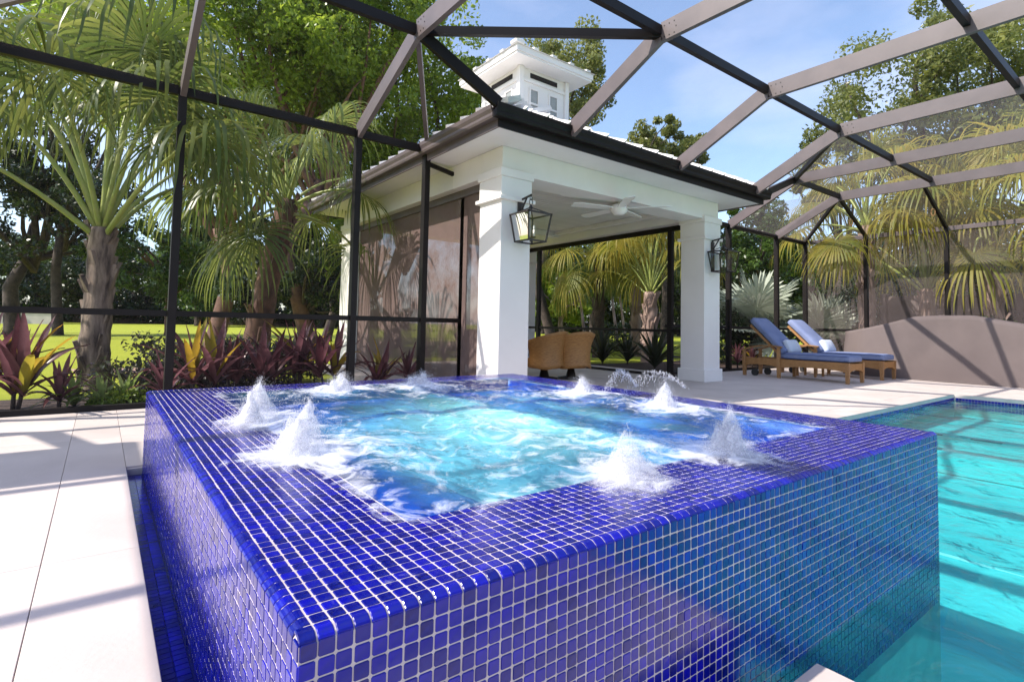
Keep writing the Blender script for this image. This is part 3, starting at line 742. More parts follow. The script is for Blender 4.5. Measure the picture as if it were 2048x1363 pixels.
# plank ceiling
cz = 3.02
npl = 44; pw = (CY1 - CY0 - 2 * CW) / npl
pm = MB().bbox(-(CX1 - CX0 - 2 * CW) / 2, (CX1 - CX0 - 2 * CW) / 2, -pw / 2 + .006, pw / 2 - .006, 0, .018, .006).mesh('ceiling_plank', 'white_plank')
for k in range(npl):
    link('ceiling_plank', pm, pav, Vector((6.27, CY0 + CW + (k + .5) * pw, cz)) - OFF[pav.name])
MB().box(CX0 + CW - .01, CX1 - CW + .01, CY0 + CW - .01, CY1 - CW + .01, cz + .018, cz + .05).build('ceiling_backing', 'joint', pav)
MB().bbox(CX0 + CW, CX1 - CW, 9.0, 9.2, 2.90, cz - .002, .006).build('ceiling_beam', 'white_paint', pav)
for x0_, x1_, y0_, y1_ in ((CX0 + CW, CX1 - CW, CY0 + CW, CY0 + CW + .14), (CX0 + CW, CX1 - CW, CY1 - CW - .14, CY1 - CW), (CX0 + CW, CX0 + CW + .14, CY0 + CW + .14, CY1 - CW - .14), (CX1 - CW - .14, CX1 - CW, CY0 + CW + .14, CY1 - CW - .14)):
    MB().bbox(x0_, x1_, y0_, y1_, 2.94, cz - .002, .006).build('ceiling_trim', 'white_paint', pav)
for x in (5.9, 7.2): MB().tube([(x, 6.4, cz + .001), (x, 6.4, cz - .012)], .045, 14).build('downlight', 'white_paint', pav)
# cupola
CUX, CUY, CS = 6.24, 7.86, .545
cu = MB().box(CUX - CS, CUX + CS, CUY - CS, CUY + CS, 4.05, 5.46).build('cupola', 'white_paint', pav)
for sx in (-1, 1):
    for sy in (-1, 1):
        MB().box(CUX + sx * CS - .045, CUX + sx * CS + .045, CUY + sy * CS - .045, CUY + sy * CS + .045, 4.1, 5.455).build('corner_board', 'white_paint', cu)
MB().box(CUX - CS - .03, CUX + CS + .03, CUY - CS - .03, CUY + CS + .03, 5.215, 5.265).build('trim_band', 'white_paint', cu)
simple('pane_grey', (.30, .31, .30), (.22, .24, .23), 4, .12)
for s in (-.23, .23):
    for (axis, fx) in (('f', CUY - CS), ('l', CUX - CS)):
        for (z0, z1) in ((4.58, 4.83), (4.865, 5.10)):
            if axis == 'f': g = (CUX + s - .085, CUX + s + .085, fx - .006, fx + .01, z0, z1)
            else: g = (fx - .006, fx + .01, CUY + s - .085, CUY + s + .085, z0, z1)
            MB().box(*g).build('window_pane', 'pane_grey', cu)
        a, b = (CUX + s, fx) if axis == 'f' else (fx, CUY + s)
        f = MB()
        for (u0, u1, z0, z1) in ((-.115, -.085, 4.55, 5.13), (.085, .115, 4.55, 5.13), (-.085, .085, 4.55, 4.58), (-.085, .085, 5.10, 5.13), (-.085, .085, 4.83, 4.865)):
            if axis == 'f': f.box(a + u0, a + u1, b - .022, b + .01, z0, z1)
            else: f.box(a - .022, a + .01, b + u0, b + u1, z0, z1)
        f.build('window_frame', 'white_paint', cu)
MB().box(CUX - .32, CUX + .32, CUY - CS - .012, CUY - CS + .01, 5.31, 5.395).build('vent', 'bronze_dark_shade', cu)
MB().box(CUX - CS - .012, CUX - CS + .01, CUY - .32, CUY + .32, 5.31, 5.395).build('vent', 'bronze_dark_shade', cu)
E_ = CS + .34
MB().box(CUX - E_, CUX + E_, CUY - E_, CUY + E_, 5.462, 5.50).build('cupola_soffit', 'white_paint', cu)
MB().box(CUX - E_ - .02, CUX + E_ + .02, CUY - E_ - .02, CUY + E_ + .02, 5.502, 5.60).build('cupola_fascia', 'white_paint', cu)
m = MB(); e = E_ + .05
m.v = [(CUX - e, CUY - e, 5.604), (CUX + e, CUY - e, 5.604), (CUX + e, CUY + e, 5.604), (CUX - e, CUY + e, 5.604), (CUX, CUY, 5.84)]
m.f = [(0, 1, 4), (1, 2, 4), (2, 3, 4), (3, 0, 4), (0, 3, 2, 1)]
m.build('cupola_roof', 'roof_tile', cu)
for k in range(4):
    u = -e + .42 + k * .42
    MB().beam((CUX + u, CUY - e - .01, 5.615), (CUX + u, CUY - e + .22, 5.665), .10, .035).build('cupola_tile', 'roof_tile', cu)
    MB().beam((CUX - e - .01, CUY + u, 5.615), (CUX - e + .22, CUY + u, 5.665), .10, .035).build('cupola_tile', 'roof_tile', cu)
MB().bbox(CUX - e - .02, CUX - e + .16, CUY - e - .02, CUY - e + .16, 5.605, 5.675, .01).build('cupola_tile', 'roof_tile', cu)
# roll-down shade on the side towards the lawn, with its frame
sh = MB(); X = CX0 + .19
sh.v = [(X, CY0 + CW + .02, .04), (X, CY1 - CW - .02, .04), (X, CY1 - CW - .02, 2.80), (X, CY0 + CW + .02, 2.80)]; sh.f = [(0, 1, 2, 3)]
sh = sh.build('roll_down_shade', 'shade_cloth', pav)
MB().box(X - .035, X + .035, CY0 + CW + .001, CY1 - CW - .001, 2.70, 2.80).build('shade_cassette', 'bronze', sh)
MB().box(X - .02, X + .02, CY0 + CW + .001, CY1 - CW - .001, .01, .05).build('hem_bar', 'bronze', sh)
# dark screen frame on the far side of the pavilion
XR = CX1 - .22
fr = MB().box(XR - .03, XR + .03, CY0 + CW + .001, CY1 - CW - .001, 2.71, 2.799).build('screen_head', 'bronze_dark_shade', pav)
MB().box(XR - .025, XR + .025, CY0 + CW + .001, CY1 - CW - .001, .83, .88).build('screen_rail', 'bronze_dark_shade', pav)
MB().box(XR - .025, XR + .025, CY0 + CW + .001, CY1 - CW - .001, .002, .05).build('screen_sill', 'bronze_dark_shade', pav)
for y in (6.12, 9.9):
    MB().box(XR - .04, XR + .04, y, y + .09, .05, 2.71).build('screen_post', 'bronze_dark_shade', pav)
m = MB(); m.v = [(XR, CY0 + CW, .05), (XR, CY1 - CW, .05), (XR, CY1 - CW, 2.71), (XR, CY0 + CW, 2.71)]; m.f = [(0, 1, 2, 3)]
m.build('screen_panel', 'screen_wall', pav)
# ceiling fan
fp = onz(1238, 418, 2.70)
fan = thing('ceiling_fan', (fp.x, fp.y, cz - .37), 'white ceiling fan hanging under the pavilion ceiling', 'ceiling fan')
MB().tube([(0, 0, .37), (0, 0, .12)], .018, 10).build('downrod', 'fan_white', fan, local=True)
MB().tube([(0, 0, .13), (0, 0, .10), (0, 0, .02), (0, 0, -.04)], [.05, .12, .13, .07], 18).build('motor', 'fan_white', fan, True, local=True)
MB().tube([(0, 0, .367), (0, 0, .32)], [.07, .05], 14).build('canopy', 'fan_white', fan, local=True)
for k in range(5):
    a = k * 2 * math.pi / 5 + .3; m = MB(); c, s_ = math.cos(a), math.sin(a)
    for r_, w_, tz in ((.11, .05, 0), (.25, .07, .008), (.7, .085, .012), (.78, .05, .012)):
        for sg in (-1, 1):
            for zz in (0, .01): m.v.append((c * r_ - s_ * w_ * sg, s_ * r_ + c * w_ * sg, .05 + sg * tz + zz))
    for q in range(3):
        b = q * 4; m.f += [(b, b + 2, b + 6, b + 4), (b + 1, b + 5, b + 7, b + 3), (b, b + 4, b + 5, b + 1), (b + 2, b + 3, b + 7, b + 6)]
    m.f += [(0, 1, 3, 2), (12, 14, 15, 13)]
    m.build('blade', 'fan_white', fan, local=True)

# ---- wall lanterns
def lantern(x, y, z, lab):
    """hung from a bracket on a column face (face plane y), z = lantern rim height"""
    t = thing('wall_lantern', (x, y, z - .42), lab, 'lantern', 'lanterns on the pavilion columns')
    cy = -.215; zo = .42     # local: column face at y=0, lantern centre at y=cy
    br = MB().bbox(-.045, .045, -.02, -.001, zo - .33, zo + .19, .003)
    br.build('back_plate', 'iron', t, local=True)
    m = MB().beam((0, -.02, zo + .215), (0, cy - .01, zo + .245), .018, .022).beam((0, -.02, zo + .06), (0, cy * .62, zo + .225), .014, .016).beam((0, -.011, zo + .05), (0, -.011, zo + .235), .022, .022, (0, 1, 0))
    m.build('bracket', 'iron', t, local=True)
    m = MB(); n = 12
    for (zz, rr) in ((zo + .205, .016), (zo + .155, .026)):
        m.tube([(rr * math.cos(2 * math.pi * k / n), cy, zz + rr * 1.5 * math.sin(2 * math.pi * k / n)) for k in range(n + 1)], .005, 6)
    m.build('hanging_ring', 'iron', t, True, local=True)
    a, b = .18, .135; zt, zb = zo, zo - .335; w_ = .016
    ct = [(a * i, cy + a * j, zt) for i, j in ((-1, -1), (1, -1), (1, 1), (-1, 1))]; cb = [(b * i, cy + b * j, zb) for i, j in ((-1, -1), (1, -1), (1, 1), (-1, 1))]
    m = MB()
    for k in range(4):
        m.beam(ct[k], ct[(k + 1) % 4], w_, .02, e0=w_ / 2, e1=w_ / 2); m.beam(cb[k], cb[(k + 1) % 4], w_, .018, e0=w_ / 2, e1=w_ / 2); m.beam(ct[k], cb[k], w_, w_, (0, 1, 0))
        m.beam(ct[k], (0, cy, zt + .09), .012, .012)
    m.tube([(0, cy, zt + .075), (0, cy, zt + .125)], [.03, .012], 10)
    m.build('cage_frame', 'iron', t, local=True)
    for k in range(4):
        g = MB(); g.add([ct[k], ct[(k + 1) % 4], cb[(k + 1) % 4], cb[k]], [(0, 1, 2, 3)]); g.build('glass_pane', 'glass', t, local=True)
    m = MB().beam((-.06, cy, zb + .05), (.06, cy, zb + .05), .012, .012).tube([(0, cy, zb), (0, cy, zb + .055)], .008, 8)
    m.build('candle_arm', 'iron', t, local=True)
    for s_ in (-.055, .055):
        MB().tube([(s_, cy, zb + .052), (s_, cy, zb + .07)], [.022, .026], 10).build('drip_cup', 'iron', t, local=True)
        cd = MB().tube([(s_, cy, zb + .07), (s_, cy, zb + .155)], .013, 10).build('candle_sleeve', 'candle', t, True, local=True)
        MB().tube([(s_, cy, zb + .155), (s_, cy, zb + .175), (s_, cy, zb + .20), (s_, cy, zb + .215)], [.007, .011, .008, .002], 8).build('bulb', 'bulb', t, True, local=True)
lantern(4.165, CY0 - .001, 2.26, 'black iron lantern with two candle bulbs on the near pavilion column')
lantern(8.43, CY0 - .001, 2.22, 'black iron lantern on the far pavilion column beside the loungers')

# ---- wicker swivel chairs under the pavilion
def chair(loc, rz, lab):
    t = thing('wicker_chair', loc, lab, 'chair', 'wicker chairs under the pavilion', rz); t.scale = (.86, .86, .95)
    m = MB(); n = 18; K = 12          # barrel back: curved shell, open towards +Y, rolled outward at the top
    def pt(q, k, o):
        a = math.radians(-205 + 230 * q / n); u = k / K
        rr = .335 + .07 * (u - .35) ** 2 * 3 + (.05 * max(0, u - .7)) + o
        hz = .22 + (.64 - .20 * (abs(q - n / 2) / (n / 2)) ** 1.6) * u
        if k == 0: hz += .03 * math.cos(q / n * math.pi * 4)
        return (rr * math.cos(a), rr * .92 * math.sin(a), hz)
    for o in (0, .045):
        for q in range(n + 1):
            for k in range(K + 1): m.v.append(pt(q, k, o))
    W = K + 1; S = (n + 1) * W
    for q in range(n):
        for k in range(K):
            a = q * W + k; m.f += [(a, a + W, a + W + 1, a + 1), (S + a, S + a + 1, S + a + W + 1, S + a + W)]
        for k in (0, K):
            a = q * W + k; m.f.append((a, a + W, S + a + W, S + a) if k == 0 else (a, S + a, S + a + W, a + W))
    for q in (0, n):
        for k in range(K): a = q * W + k; m.f.append((a, a + 1, S + a + 1, S + a))
    m.build('barrel_back', 'wicker_gold', t, True, local=True)
    m = MB().tube([(0, .02, .2), (0, .02, .22), (0, .02, .36), (0, .02, .38)], [.30, .33, .33, .31], 20); m.build('seat_base', 'wicker_gold', t, True, local=True)
    m = MB().tube([(0, .03, .38), (0, .03, .40), (0, .03, .46), (0, .03, .48)], [.28, .31, .31, .27], 20); m.build('seat_cushion', 'pillow_pale', t, True, local=True)
    m = MB().tube([(0, .02, 0), (0, .02, .03), (0, .02, .05), (0, .02, .2)], [.27, .27, .10, .06], 18); m.build('pedestal', 'iron', t, True, local=True)
    for s_ in (-1, 1):
        MB().tube([(s_ * .36, -.05, .60), (s_ * .37, .12, .62), (s_ * .37, .30, .60), (s_ * .36, .36, .55)], [.03, .035, .035, .03], 8).build('arm', 'teak', t, True, local=True)
    return t
p1 = ony(1090, 740, 6.9); p2 = ony(1138, 740, 6.78)
chair((p1.x, p1.y, 0), math.radians(18), 'honey wicker barrel chair with rounded back beside the near column')
chair((p2.x + .06, p2.y, 0), math.radians(-8), 'honey wicker barrel chair with flared back at the screen side, right of its twin')
p3 = ony(938, 740, 8.1)
chair((p3.x + .15, p3.y, 0), math.radians(-40), 'wicker chair glimpsed between the dark screen post and the near column')

# ================================================================== SCREEN ENCLOSURE
cage = thing('screen_enclosure', (0, 6.5, 0), 'dark bronze aluminium pool cage of posts, roof beams and mesh screens', 'pool cage')
WY, ZE, ZEr, KZ = 6.5, 3.27, 3.19, 3.93
def bar(name, p, q, w, h, up=(0, 0, 1), mat='bronze', e0=0, e1=0):  # default bronze carries the sunlit tone, the darker copy the unlit one
    return MB().beam(p, q, w, h, up, e0, e1).build(name, mat, cage)
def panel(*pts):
    zs = [p[2] for p in pts]; mt = ('screen_roof_haze' if min(p[0] for p in pts) > 8.5 else 'screen_wall') if max(zs) > 3.6 else 'screen_end_haze' if min(p[0] for p in pts) > 14 else 'screen_wall'  # only right-hand roof and end wall get the mesh with painted haze
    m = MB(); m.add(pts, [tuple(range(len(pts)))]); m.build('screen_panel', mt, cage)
LX = [-5.25, -3.3, -1.35, .58, 2.49, 3.46]
for x in LX: bar('post', (x, WY, 0), (x, WY, ZE + (.03 if x < 3 else 0)), .075, .10, (0, 1, 0), 'bronze_dark_shade')
bar('post', (4.10, WY, 0), (4.10, WY, 2.78), .08, .09, (0, 1, 0), 'bronze_dark_shade'); bar('post', (4.06, WY - .06, 2.78), (4.06, WY - .06, 3.0), .05, .05, (0, 1, 0), 'bronze_dark_shade')
bar('top_rail', (3.5, WY, 3.08), (4.08, WY, 2.98), .05, .05, mat='bronze_dark_shade')
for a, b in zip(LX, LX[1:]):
    bar('eave_beam', (a + .04, WY, ZE), (b - .04, WY, ZE), .06, .095, mat='bronze_dark_shade')
    bar('chair_rail', (a + .04, WY, .945), (b - .04, WY, .945), .05, .06, mat='bronze_dark_shade')
    panel((a, WY, .05), (b, WY, .05), (b, WY, .945), (a, WY, .945)); panel((a, WY, .945), (b, WY, .945), (b, WY, ZE), (a, WY, ZE))
bar('chair_rail', (3.5, WY, .945), (4.06, WY, .945), .05, .06, mat='bronze_dark_shade'); panel((3.46, WY, .05), (4.1, WY, .05), (4.1, WY, 2.98), (3.46, WY, 3.08))
bar('sill', (-5.25, WY, .025), (4.1, WY, .025), .09, .05, mat='bronze_dark_shade')
KY, NYk = 4.95, 3.41
YE = -5.0
def roofz(y): return KZ + .02
for x in LX[:5]:
    bar('rafter', (x, WY - .02, ZE + .02), (x, KY, KZ), .055, .19); bar('roof_beam', (x, KY - .02, KZ), (x, YE, KZ), .055, .20)
for a, b in zip(LX[:4], LX[1:5]):
    bar('purlin', (a + .03, KY, KZ), (b - .03, KY, KZ), .06, .10, mat='bronze_dark_shade'); panel((a, WY, ZE), (b, WY, ZE), (b, KY, KZ + .09), (a, KY, KZ + .09))
PXs = [4.49, 6.66, 8.81]; RXs = [10.98, 13.1]
for x in PXs:
    bar('rafter', (x, GY0 - .02, 3.29), (x, NYk, KZ + .01), .055, .19); bar('roof_beam', (x, NYk - .02, KZ + .01), (x, YE, KZ), .055, .20)
for x in RXs:
    bar('rafter', (x, WY - .02, ZEr + .02), (x, 5.08, KZ), .055, .19); bar('roof_beam', (x, 5.06, KZ), (x, YE, KZ), .055, .20)
AX = LX[:5] + PXs + RXs
for py_ in (NYk, 1.42, -.6, -2.8):
    for a, b in zip(AX, AX[1:]):
        bar('purlin', (a + .03, py_, KZ + .03), (b - .03, py_, KZ + .03), .06, .10, mat='bronze_dark_shade')
bar('purlin', (11.01, 5.08, KZ), (13.07, 5.08, KZ), .06, .10, mat='bronze_dark_shade')
N1 = (2.49, KY, KZ); N2 = (4.49, NYk, KZ); M5 = (10.98, 5.08, KZ); N4 = (8.81, NYk, KZ)
bar('diagonal_beam', N1, N2, .06, .085, mat='bronze_dark_shade'); bar('valley_beam', N1, (3.40, 4.74, 3.34), .06, .12, mat='bronze_dark_shade', e0=-.03); bar('valley_beam', N1, (3.46, WY - .02, ZE + .03), .05, .10, e0=-.03)
bar('diagonal_beam', M5, N4, .06, .085, mat='bronze_dark_shade'); bar('valley_beam', M5, (9.27, 4.74, 3.34), .06, .12, mat='bronze_dark_shade', e0=-.03)
bar('wind_brace', (-1.31, 6.46, 3.31), (.55, 5.0, 3.92), .045, .05)
# flat roof screens
YS = [5.0, NYk, 1.42, -.6, -2.8, YE]
ztop = KZ + .105
for a, b in zip(AX, AX[1:]):
    for c, d in zip(YS, YS[1:]):
        if c == 5.0:
            if b <= 2.5: panel((a, KY, ztop), (b, KY, ztop), (b, d, ztop), (a, d, ztop))
            elif a == 2.49: panel((2.49, KY, ztop), (4.49, NYk, ztop), (2.49, NYk, ztop)); panel((2.49, KY, ztop), (4.49, NYk, ztop), (4.49, GY0, 3.36), (3.40, GY0, 3.36)); panel((2.49, KY, ztop), (3.40, GY0, 3.36), (3.46, WY, ZE)); panel((2.49, KY, ztop), (3.46, WY, ZE), (2.49, WY, ZE))
            elif b < 9: panel((a, GY0, 3.36), (b, GY0, 3.36), (b, NYk, ztop), (a, NYk, ztop))
            elif a < 9: panel((8.81, NYk, ztop), (10.98, NYk, ztop), (10.98, 5.08, ztop)); panel((8.81, NYk, ztop), (10.98, 5.08, ztop), (9.27, GY0, 3.36), (8.81, GY0, 3.36))
            else: panel((a, 5.08, ztop), (b, 5.08, ztop), (b, d, ztop), (a, d, ztop)); panel((a, WY, ZEr), (b, WY, ZEr), (b, 5.08, ztop), (a, 5.08, ztop))
        else: panel((a, c, ztop), (b, c, ztop), (b, d, ztop), (a, d, ztop))
# far part of the wall beyond the pavilion, and the end wall
EX = 14.6
RW = [8.72, 10.98, 13.1, EX]
for x in RW[1:]: bar('post', (x, WY, 0), (x, WY, ZEr + .02), .085, .10, (0, 1, 0), 'bronze_dark_shade')
for a, b in zip(RW, RW[1:]):
    bar('eave_beam', (a + .04, WY, ZEr), (b - .04, WY, ZEr), .06, .095, mat='bronze_dark_shade'); bar('chair_rail', (a + .04, WY, .945), (b - .04, WY, .945), .05, .06, mat='bronze_dark_shade')
    panel((a, WY, .05), (b, WY, .05), (b, WY, .945), (a, WY, .945)); panel((a, WY, .945), (b, WY, .945), (b, WY, ZEr), (a, WY, ZEr))
bar('sill', (8.72, WY, .025), (EX, WY, .025), .09, .05, mat='bronze_dark_shade')
EY = [6.5, 5.1, 3.55, 2.0, .45, -1.1, -2.65, -4.2]
for y in EY[1:]: bar('post', (EX, y, 0), (EX, y, ZEr), .10, .075, (0, 1, 0), 'bronze_dark_shade')
for a, b in zip(EY, EY[1:]):
    bar('eave_beam', (EX, a - .04, ZEr), (EX, b + .04, ZEr), .06, .095); bar('chair_rail', (EX, a - .04, .945), (EX, b + .04, .945), .05, .06, mat='bronze_dark_shade')
    panel((EX, a, .05), (EX, b, .05), (EX, b, .945), (EX, a, .945)); panel((EX, a, .945), (EX, b, .945), (EX, b, ZEr), (EX, a, ZEr))
    if b < 5.2: panel((EX, a, ZEr), (EX, b, ZEr), (13.1, b, ztop), (13.1, a, ztop))
panel((EX, 6.5, ZEr), (EX, 5.1, ZEr), (13.1, 5.08, ztop)); panel((EX, 6.5, ZEr), (13.1, 5.08, ztop), (13.1, 6.5, ZEr))
for y in EY[1:]: bar('slant_rafter', (EX, y, ZEr + .02), (13.1, y, KZ), .05, .085, mat='bronze_dark_shade')
bar('hip_rafter', (EX, 6.5, ZEr + .02), (13.1, 5.08, KZ), .05, .085, mat='bronze_dark_shade')
bar('sill', (EX, 6.5, .025), (EX, -5, .025), .09, .05, mat='bronze_dark_shade')
# screw heads at the roof nodes nearest the camera
m = MB()
for x in (2.49, 4.49, 6.66, 8.81):
    y = KY if x < 3 else NYk
    for dy, dz in ((-.06, .06), (-.12, .06), (-.18, .06), (-.06, -.06), (-.12, -.06), (-.18, -.06), (-.2, 0)):
        m.tube([(x - .0278, y + dy, KZ + dz), (x - .031, y + dy, KZ + dz)], .008, 6)
o = m.build('screw_heads', 'iron', cage); o['kind'] = 'stuff'
# two small bronze carabiner hooks hanging on the slanted rafters of the end wall
for y in (5.1, 3.55):
    a = Vector((13.85, y + .03, 3.52)); t = thing('hanging_hook', a - Vector((0, 0, .2)), 'small copper hook dangling from the end wall rafter %s' % ('nearer the silver palm' if y > 5 else 'above the tan cover'), 'hook')
    n = 14; MB().tube([(0, .035 * math.cos(2 * math.pi * k / n), .13 + .075 * math.sin(2 * math.pi * k / n)) for k in range(n + 1)], .008, 6).build('loop', 'teak', t, True, local=True)

# ================================================================== FURNITURE
def roundbox(lx, ly, lz, r, puff=0.0, n=10, seed=0):
    """cushion-like box centred at the origin"""
    m = MB(); h = Vector((lx / 2, ly / 2, lz / 2)); vid = {}
    def key(p): return tuple(round(c, 5) for c in p)
    def vert(p):
        q = Vector([max(-h[i] + r, min(h[i] - r, p[i])) for i in range(3)]); d = Vector(p) - q
        out = q + (d.normalized() * r if d.length > 1e-9 else Vector())
        bx = max(0, 1 - (p[0] / h[0]) ** 2) * max(0, 1 - (p[1] / h[1]) ** 2)
        out.z += (puff * bx + .012 * puff * mnoise.noise((p[0] * 3, p[1] * 3, seed)) * 8) * (1 if p[2] > 0 else -.35)
        k = key(p)
        if k not in vid: vid[k] = len(m.v); m.v.append(tuple(out))
        return vid[k]
    for ax in range(3):
        a, b = [i for i in range(3) if i != ax]
        for s in (-1, 1):
            for i in range(n):
                for j in range(n):
                    f = []
                    for (u, v) in ((i, j), (i + 1, j), (i + 1, j + 1), (i, j + 1)):
                        p = [0, 0, 0]; p[ax] = s * h[ax]; p[a] = (2 * u / n - 1) * h[a]; p[b] = (2 * v / n - 1) * h[b]; f.append(vert(p))
                    m.f.append(tuple(f))
    return m
def xform(m, mat):
    m.v = [tuple(mat @ Vector(v)) for v in m.v]; return m
def lounger(loc, lab):
    t = thing('sun_lounger', loc, lab, 'sun lounger', 'sun loungers by the screen wall')
    W = .31
    for s in (-1, 1):
        # side apron with gently arched lower edge
        m = MB(); n = 14
        for k in range(n + 1):
            y = .03 + 1.9 * k / n; a = abs(((y - .62) / .6)) if y < 1.22 else abs((y - 1.57) / .36)
            zb = .235 - .05 * min(1, a) ** 3
            for xx in (W - .028, W):
                m.v += [(s * xx, y, zb), (s * xx, y, .36)]
        for k in range(n):
            b = k * 4; m.f += [(b, b + 4, b + 5, b + 1), (b + 2, b + 3, b + 7, b + 6), (b + 1, b + 5, b + 7, b + 3), (b, b + 2, b + 6, b + 4)]
        m.f += [(0, 1, 3, 2), (n * 4, n * 4 + 2, n * 4 + 3, n * 4 + 1)]
        m.build('side_apron', 'wicker', t, local=True)
        for y in (.035, 1.22, 1.9):
            m = MB(); w = .034
            m.v = [(s * W - w * .75, y - w * .75, 0), (s * W + w * .75, y - w * .75, 0), (s * W + w * .75, y + w * .75, 0), (s * W - w * .75, y + w * .75, 0), (s * W - w, y - w, .362), (s * W + w, y - w, .362), (s * W + w, y + w, .362), (s * W - w, y + w, .362)]
            m.f = [(0, 3, 2, 1), (4, 5, 6, 7), (0, 1, 5, 4), (1, 2, 6, 5), (2, 3, 7, 6), (3, 0, 4, 7)]
            m.build('leg', 'teak', t, local=True)
        m = MB().bbox(s * W - .028, s * W + .028, 1.19, 1.25, .36, .575, .004); m.build('arm_post', 'teak', t, local=True)
        pts = [(s * W, 1.16, .585), (s * W, 1.35, .605), (s * W, 1.55, .60), (s * W, 1.75, .565), (s * W, 1.93, .50)]
        m = MB()
        for p, q in zip(pts, pts[1:]): m.beam(p, q, .062, .028, e1=.01)
        m.build('armrest', 'teak', t, local=True)
        m = MB().bbox(s * W - .024, s * W + .024, 1.88, 1.93, .36, .50, .004); m.build('rear_post', 'teak', t, local=True)
        m = MB().tube([(s * (W - .08), 1.72, .07), (s * (W - .045), 1.72, .07)], .07, 18); m.build('wheel', 'wheel_rubber', t, local=True)
        m = MB().beam((s * (W - .05), 1.15, .37), (s * (W - .05), 1.80, 1.0), .03, .045); m.build('back_stile', 'teak', t, local=True)
    m = MB(); n = 10
    for k in range(n + 1):
        x = -W + 2 * W * k / n; zb = .235 - .06 * (abs(x) / W) ** 3
        for y in (.012, .04): m.v += [(x, y, zb), (x, y, .345)]
    for k in range(n):
        b = k * 4; m.f += [(b, b + 4, b + 5, b + 1), (b + 2, b + 3, b + 7, b + 6), (b + 1, b + 5, b + 7, b + 3), (b, b + 2, b + 6, b + 4)]
    m.build('foot_apron', 'wicker_gold', t, local=True)
    for k in range(12):
        y = .12 + k * .092; MB().bbox(-W + .03, W - .03, y, y + .06, .335, .352, .002).build('slat', 'teak', t, local=True)
    for k in range(7):
        u = .08 + k * .13; c = Vector((0, 1.15 + .65 * u, .37 + .63 * u))
        MB().beam(c - Vector((W - .06, 0, 0)), c + Vector((W - .06, 0, 0)), .05, .016, (0, -.69, .72)).build('back_slat', 'teak', t, local=True)
    sc = xform(roundbox(.60, 1.22, .12, .045, .012), Matrix.Translation((0, .62, .425))).build('seat_cushion', 'cushion_blue', t, True, local=True)
    m = MB()
    for z in (.385, .465):
        m.tube([(-.29, .035, z), (.29, .035, z)], .005, 6); m.tube([(.297, .05, z), (.297, 1.2, z)], .005, 6); m.tube([(-.297, .05, z), (-.297, 1.2, z)], .005, 6)
    m.build('piping', 'piping_blue', sc, local=True)
    ang = math.atan2(.63, .65)
    Rm = Matrix.Translation((0, 1.46, .80)) @ Matrix.Rotation(ang, 4, 'X')
    bc = xform(roundbox(.60, .92, .13, .05, .018, seed=3), Rm).build('back_cushion', 'cushion_blue', t, True, local=True)
    Rp = Matrix.Translation((.02, 1.12, .60)) @ Matrix.Rotation(math.radians(62), 4, 'X')
    xform(roundbox(.44, .27, .10, .04, .03, seed=5), Rp).build('lumbar_pillow', 'pillow_pale', t, True, local=True)
    return t
lounger((10.66, 3.88, 0), 'teak sun lounger with blue cushions, nearer the pavilion column')
lounger((12.16, 3.86, 0), 'teak sun lounger with blue cushions, beside the tan fabric cover')
# little side table between the loungers
t = thing('side_table', (11.42, 5.0, 0), 'small teak side table standing between the two loungers', 'table')
MB().bbox(-.2, .2, -.2, .2, .40, .43, .004).build('table_top', 'teak', t, local=True)
for sx in (-1, 1):
    for sy in (-1, 1): MB().bbox(sx * .17 - .02, sx * .17 + .02, sy * .17 - .02, sy * .17 + .02, 0, .40, .003).build('leg', 'teak', t, local=True)
# big draped cover
cv = thing('draped_cover', (13.4, 1.0, 0), 'large tan fabric cover draped over a long piece behind the loungers', 'cover')
prof = [(5.02, .88), (4.55, .98), (4.1, 1.10), (3.72, 1.215), (3.3, 1.235), (2.8, 1.235), (2.5, 1.17), (2.05, 1.07), (1.4, .97), (.6, .92), (-.4, .90), (-1.4, .88)]
ysn = np.linspace(5.02, -1.4, 60); hp = np.interp(ysn[::-1], [p[0] for p in prof[::-1]], [p[1] for p in prof[::-1]])[::-1]
m = MB(); sec = [0, .12, .3, .5, .7, .86, .95, 1.0]
cols_ = []
for y, h in zip(ysn, hp):
    row = []
    e = min(1, (5.05 - y) / .5); 
    for u in sec:      # front face rises and leans back a little
        row.append((12.70 + .34 * (1 - e) + .16 * u ** 1.5 + .035 * mnoise.noise((y * 1.6 + u * 1.5, u * 2.2, 4)) * (1 - abs(2 * u - 1)) + .012 * mnoise.noise((y * 5 + u * 6, u * 3, 8)) * (1 - abs(2 * u - 1)), y - (0 if y < 4.9 else .0), h * u + .015 * mnoise.noise((y * 2.2, u, 1)) * u))
    row.append((13.15, y, h + .03)); row.append((13.75, y, h * .98)); row.append((14.2, y, h * .75)); row.append((14.28, y, 0))
    cols_.append(row)
W = len(cols_[0])
for row in cols_: m.v += row
for i in range(len(cols_) - 1):
    for j in range(W - 1): m.f.append((i * W + j, (i + 1) * W + j, (i + 1) * W + j + 1, i * W + j + 1))
m.f += [tuple(range(W)), tuple((len(cols_) - 1) * W + j for j in range(W))]
m.build('fabric', 'cover_tan', cv, True)
m = MB().tube([(12.70, y, .012) for y in np.linspace(4.5, -1.3, 12)], .012, 6); m.build('hem', 'cover_tan', cv)

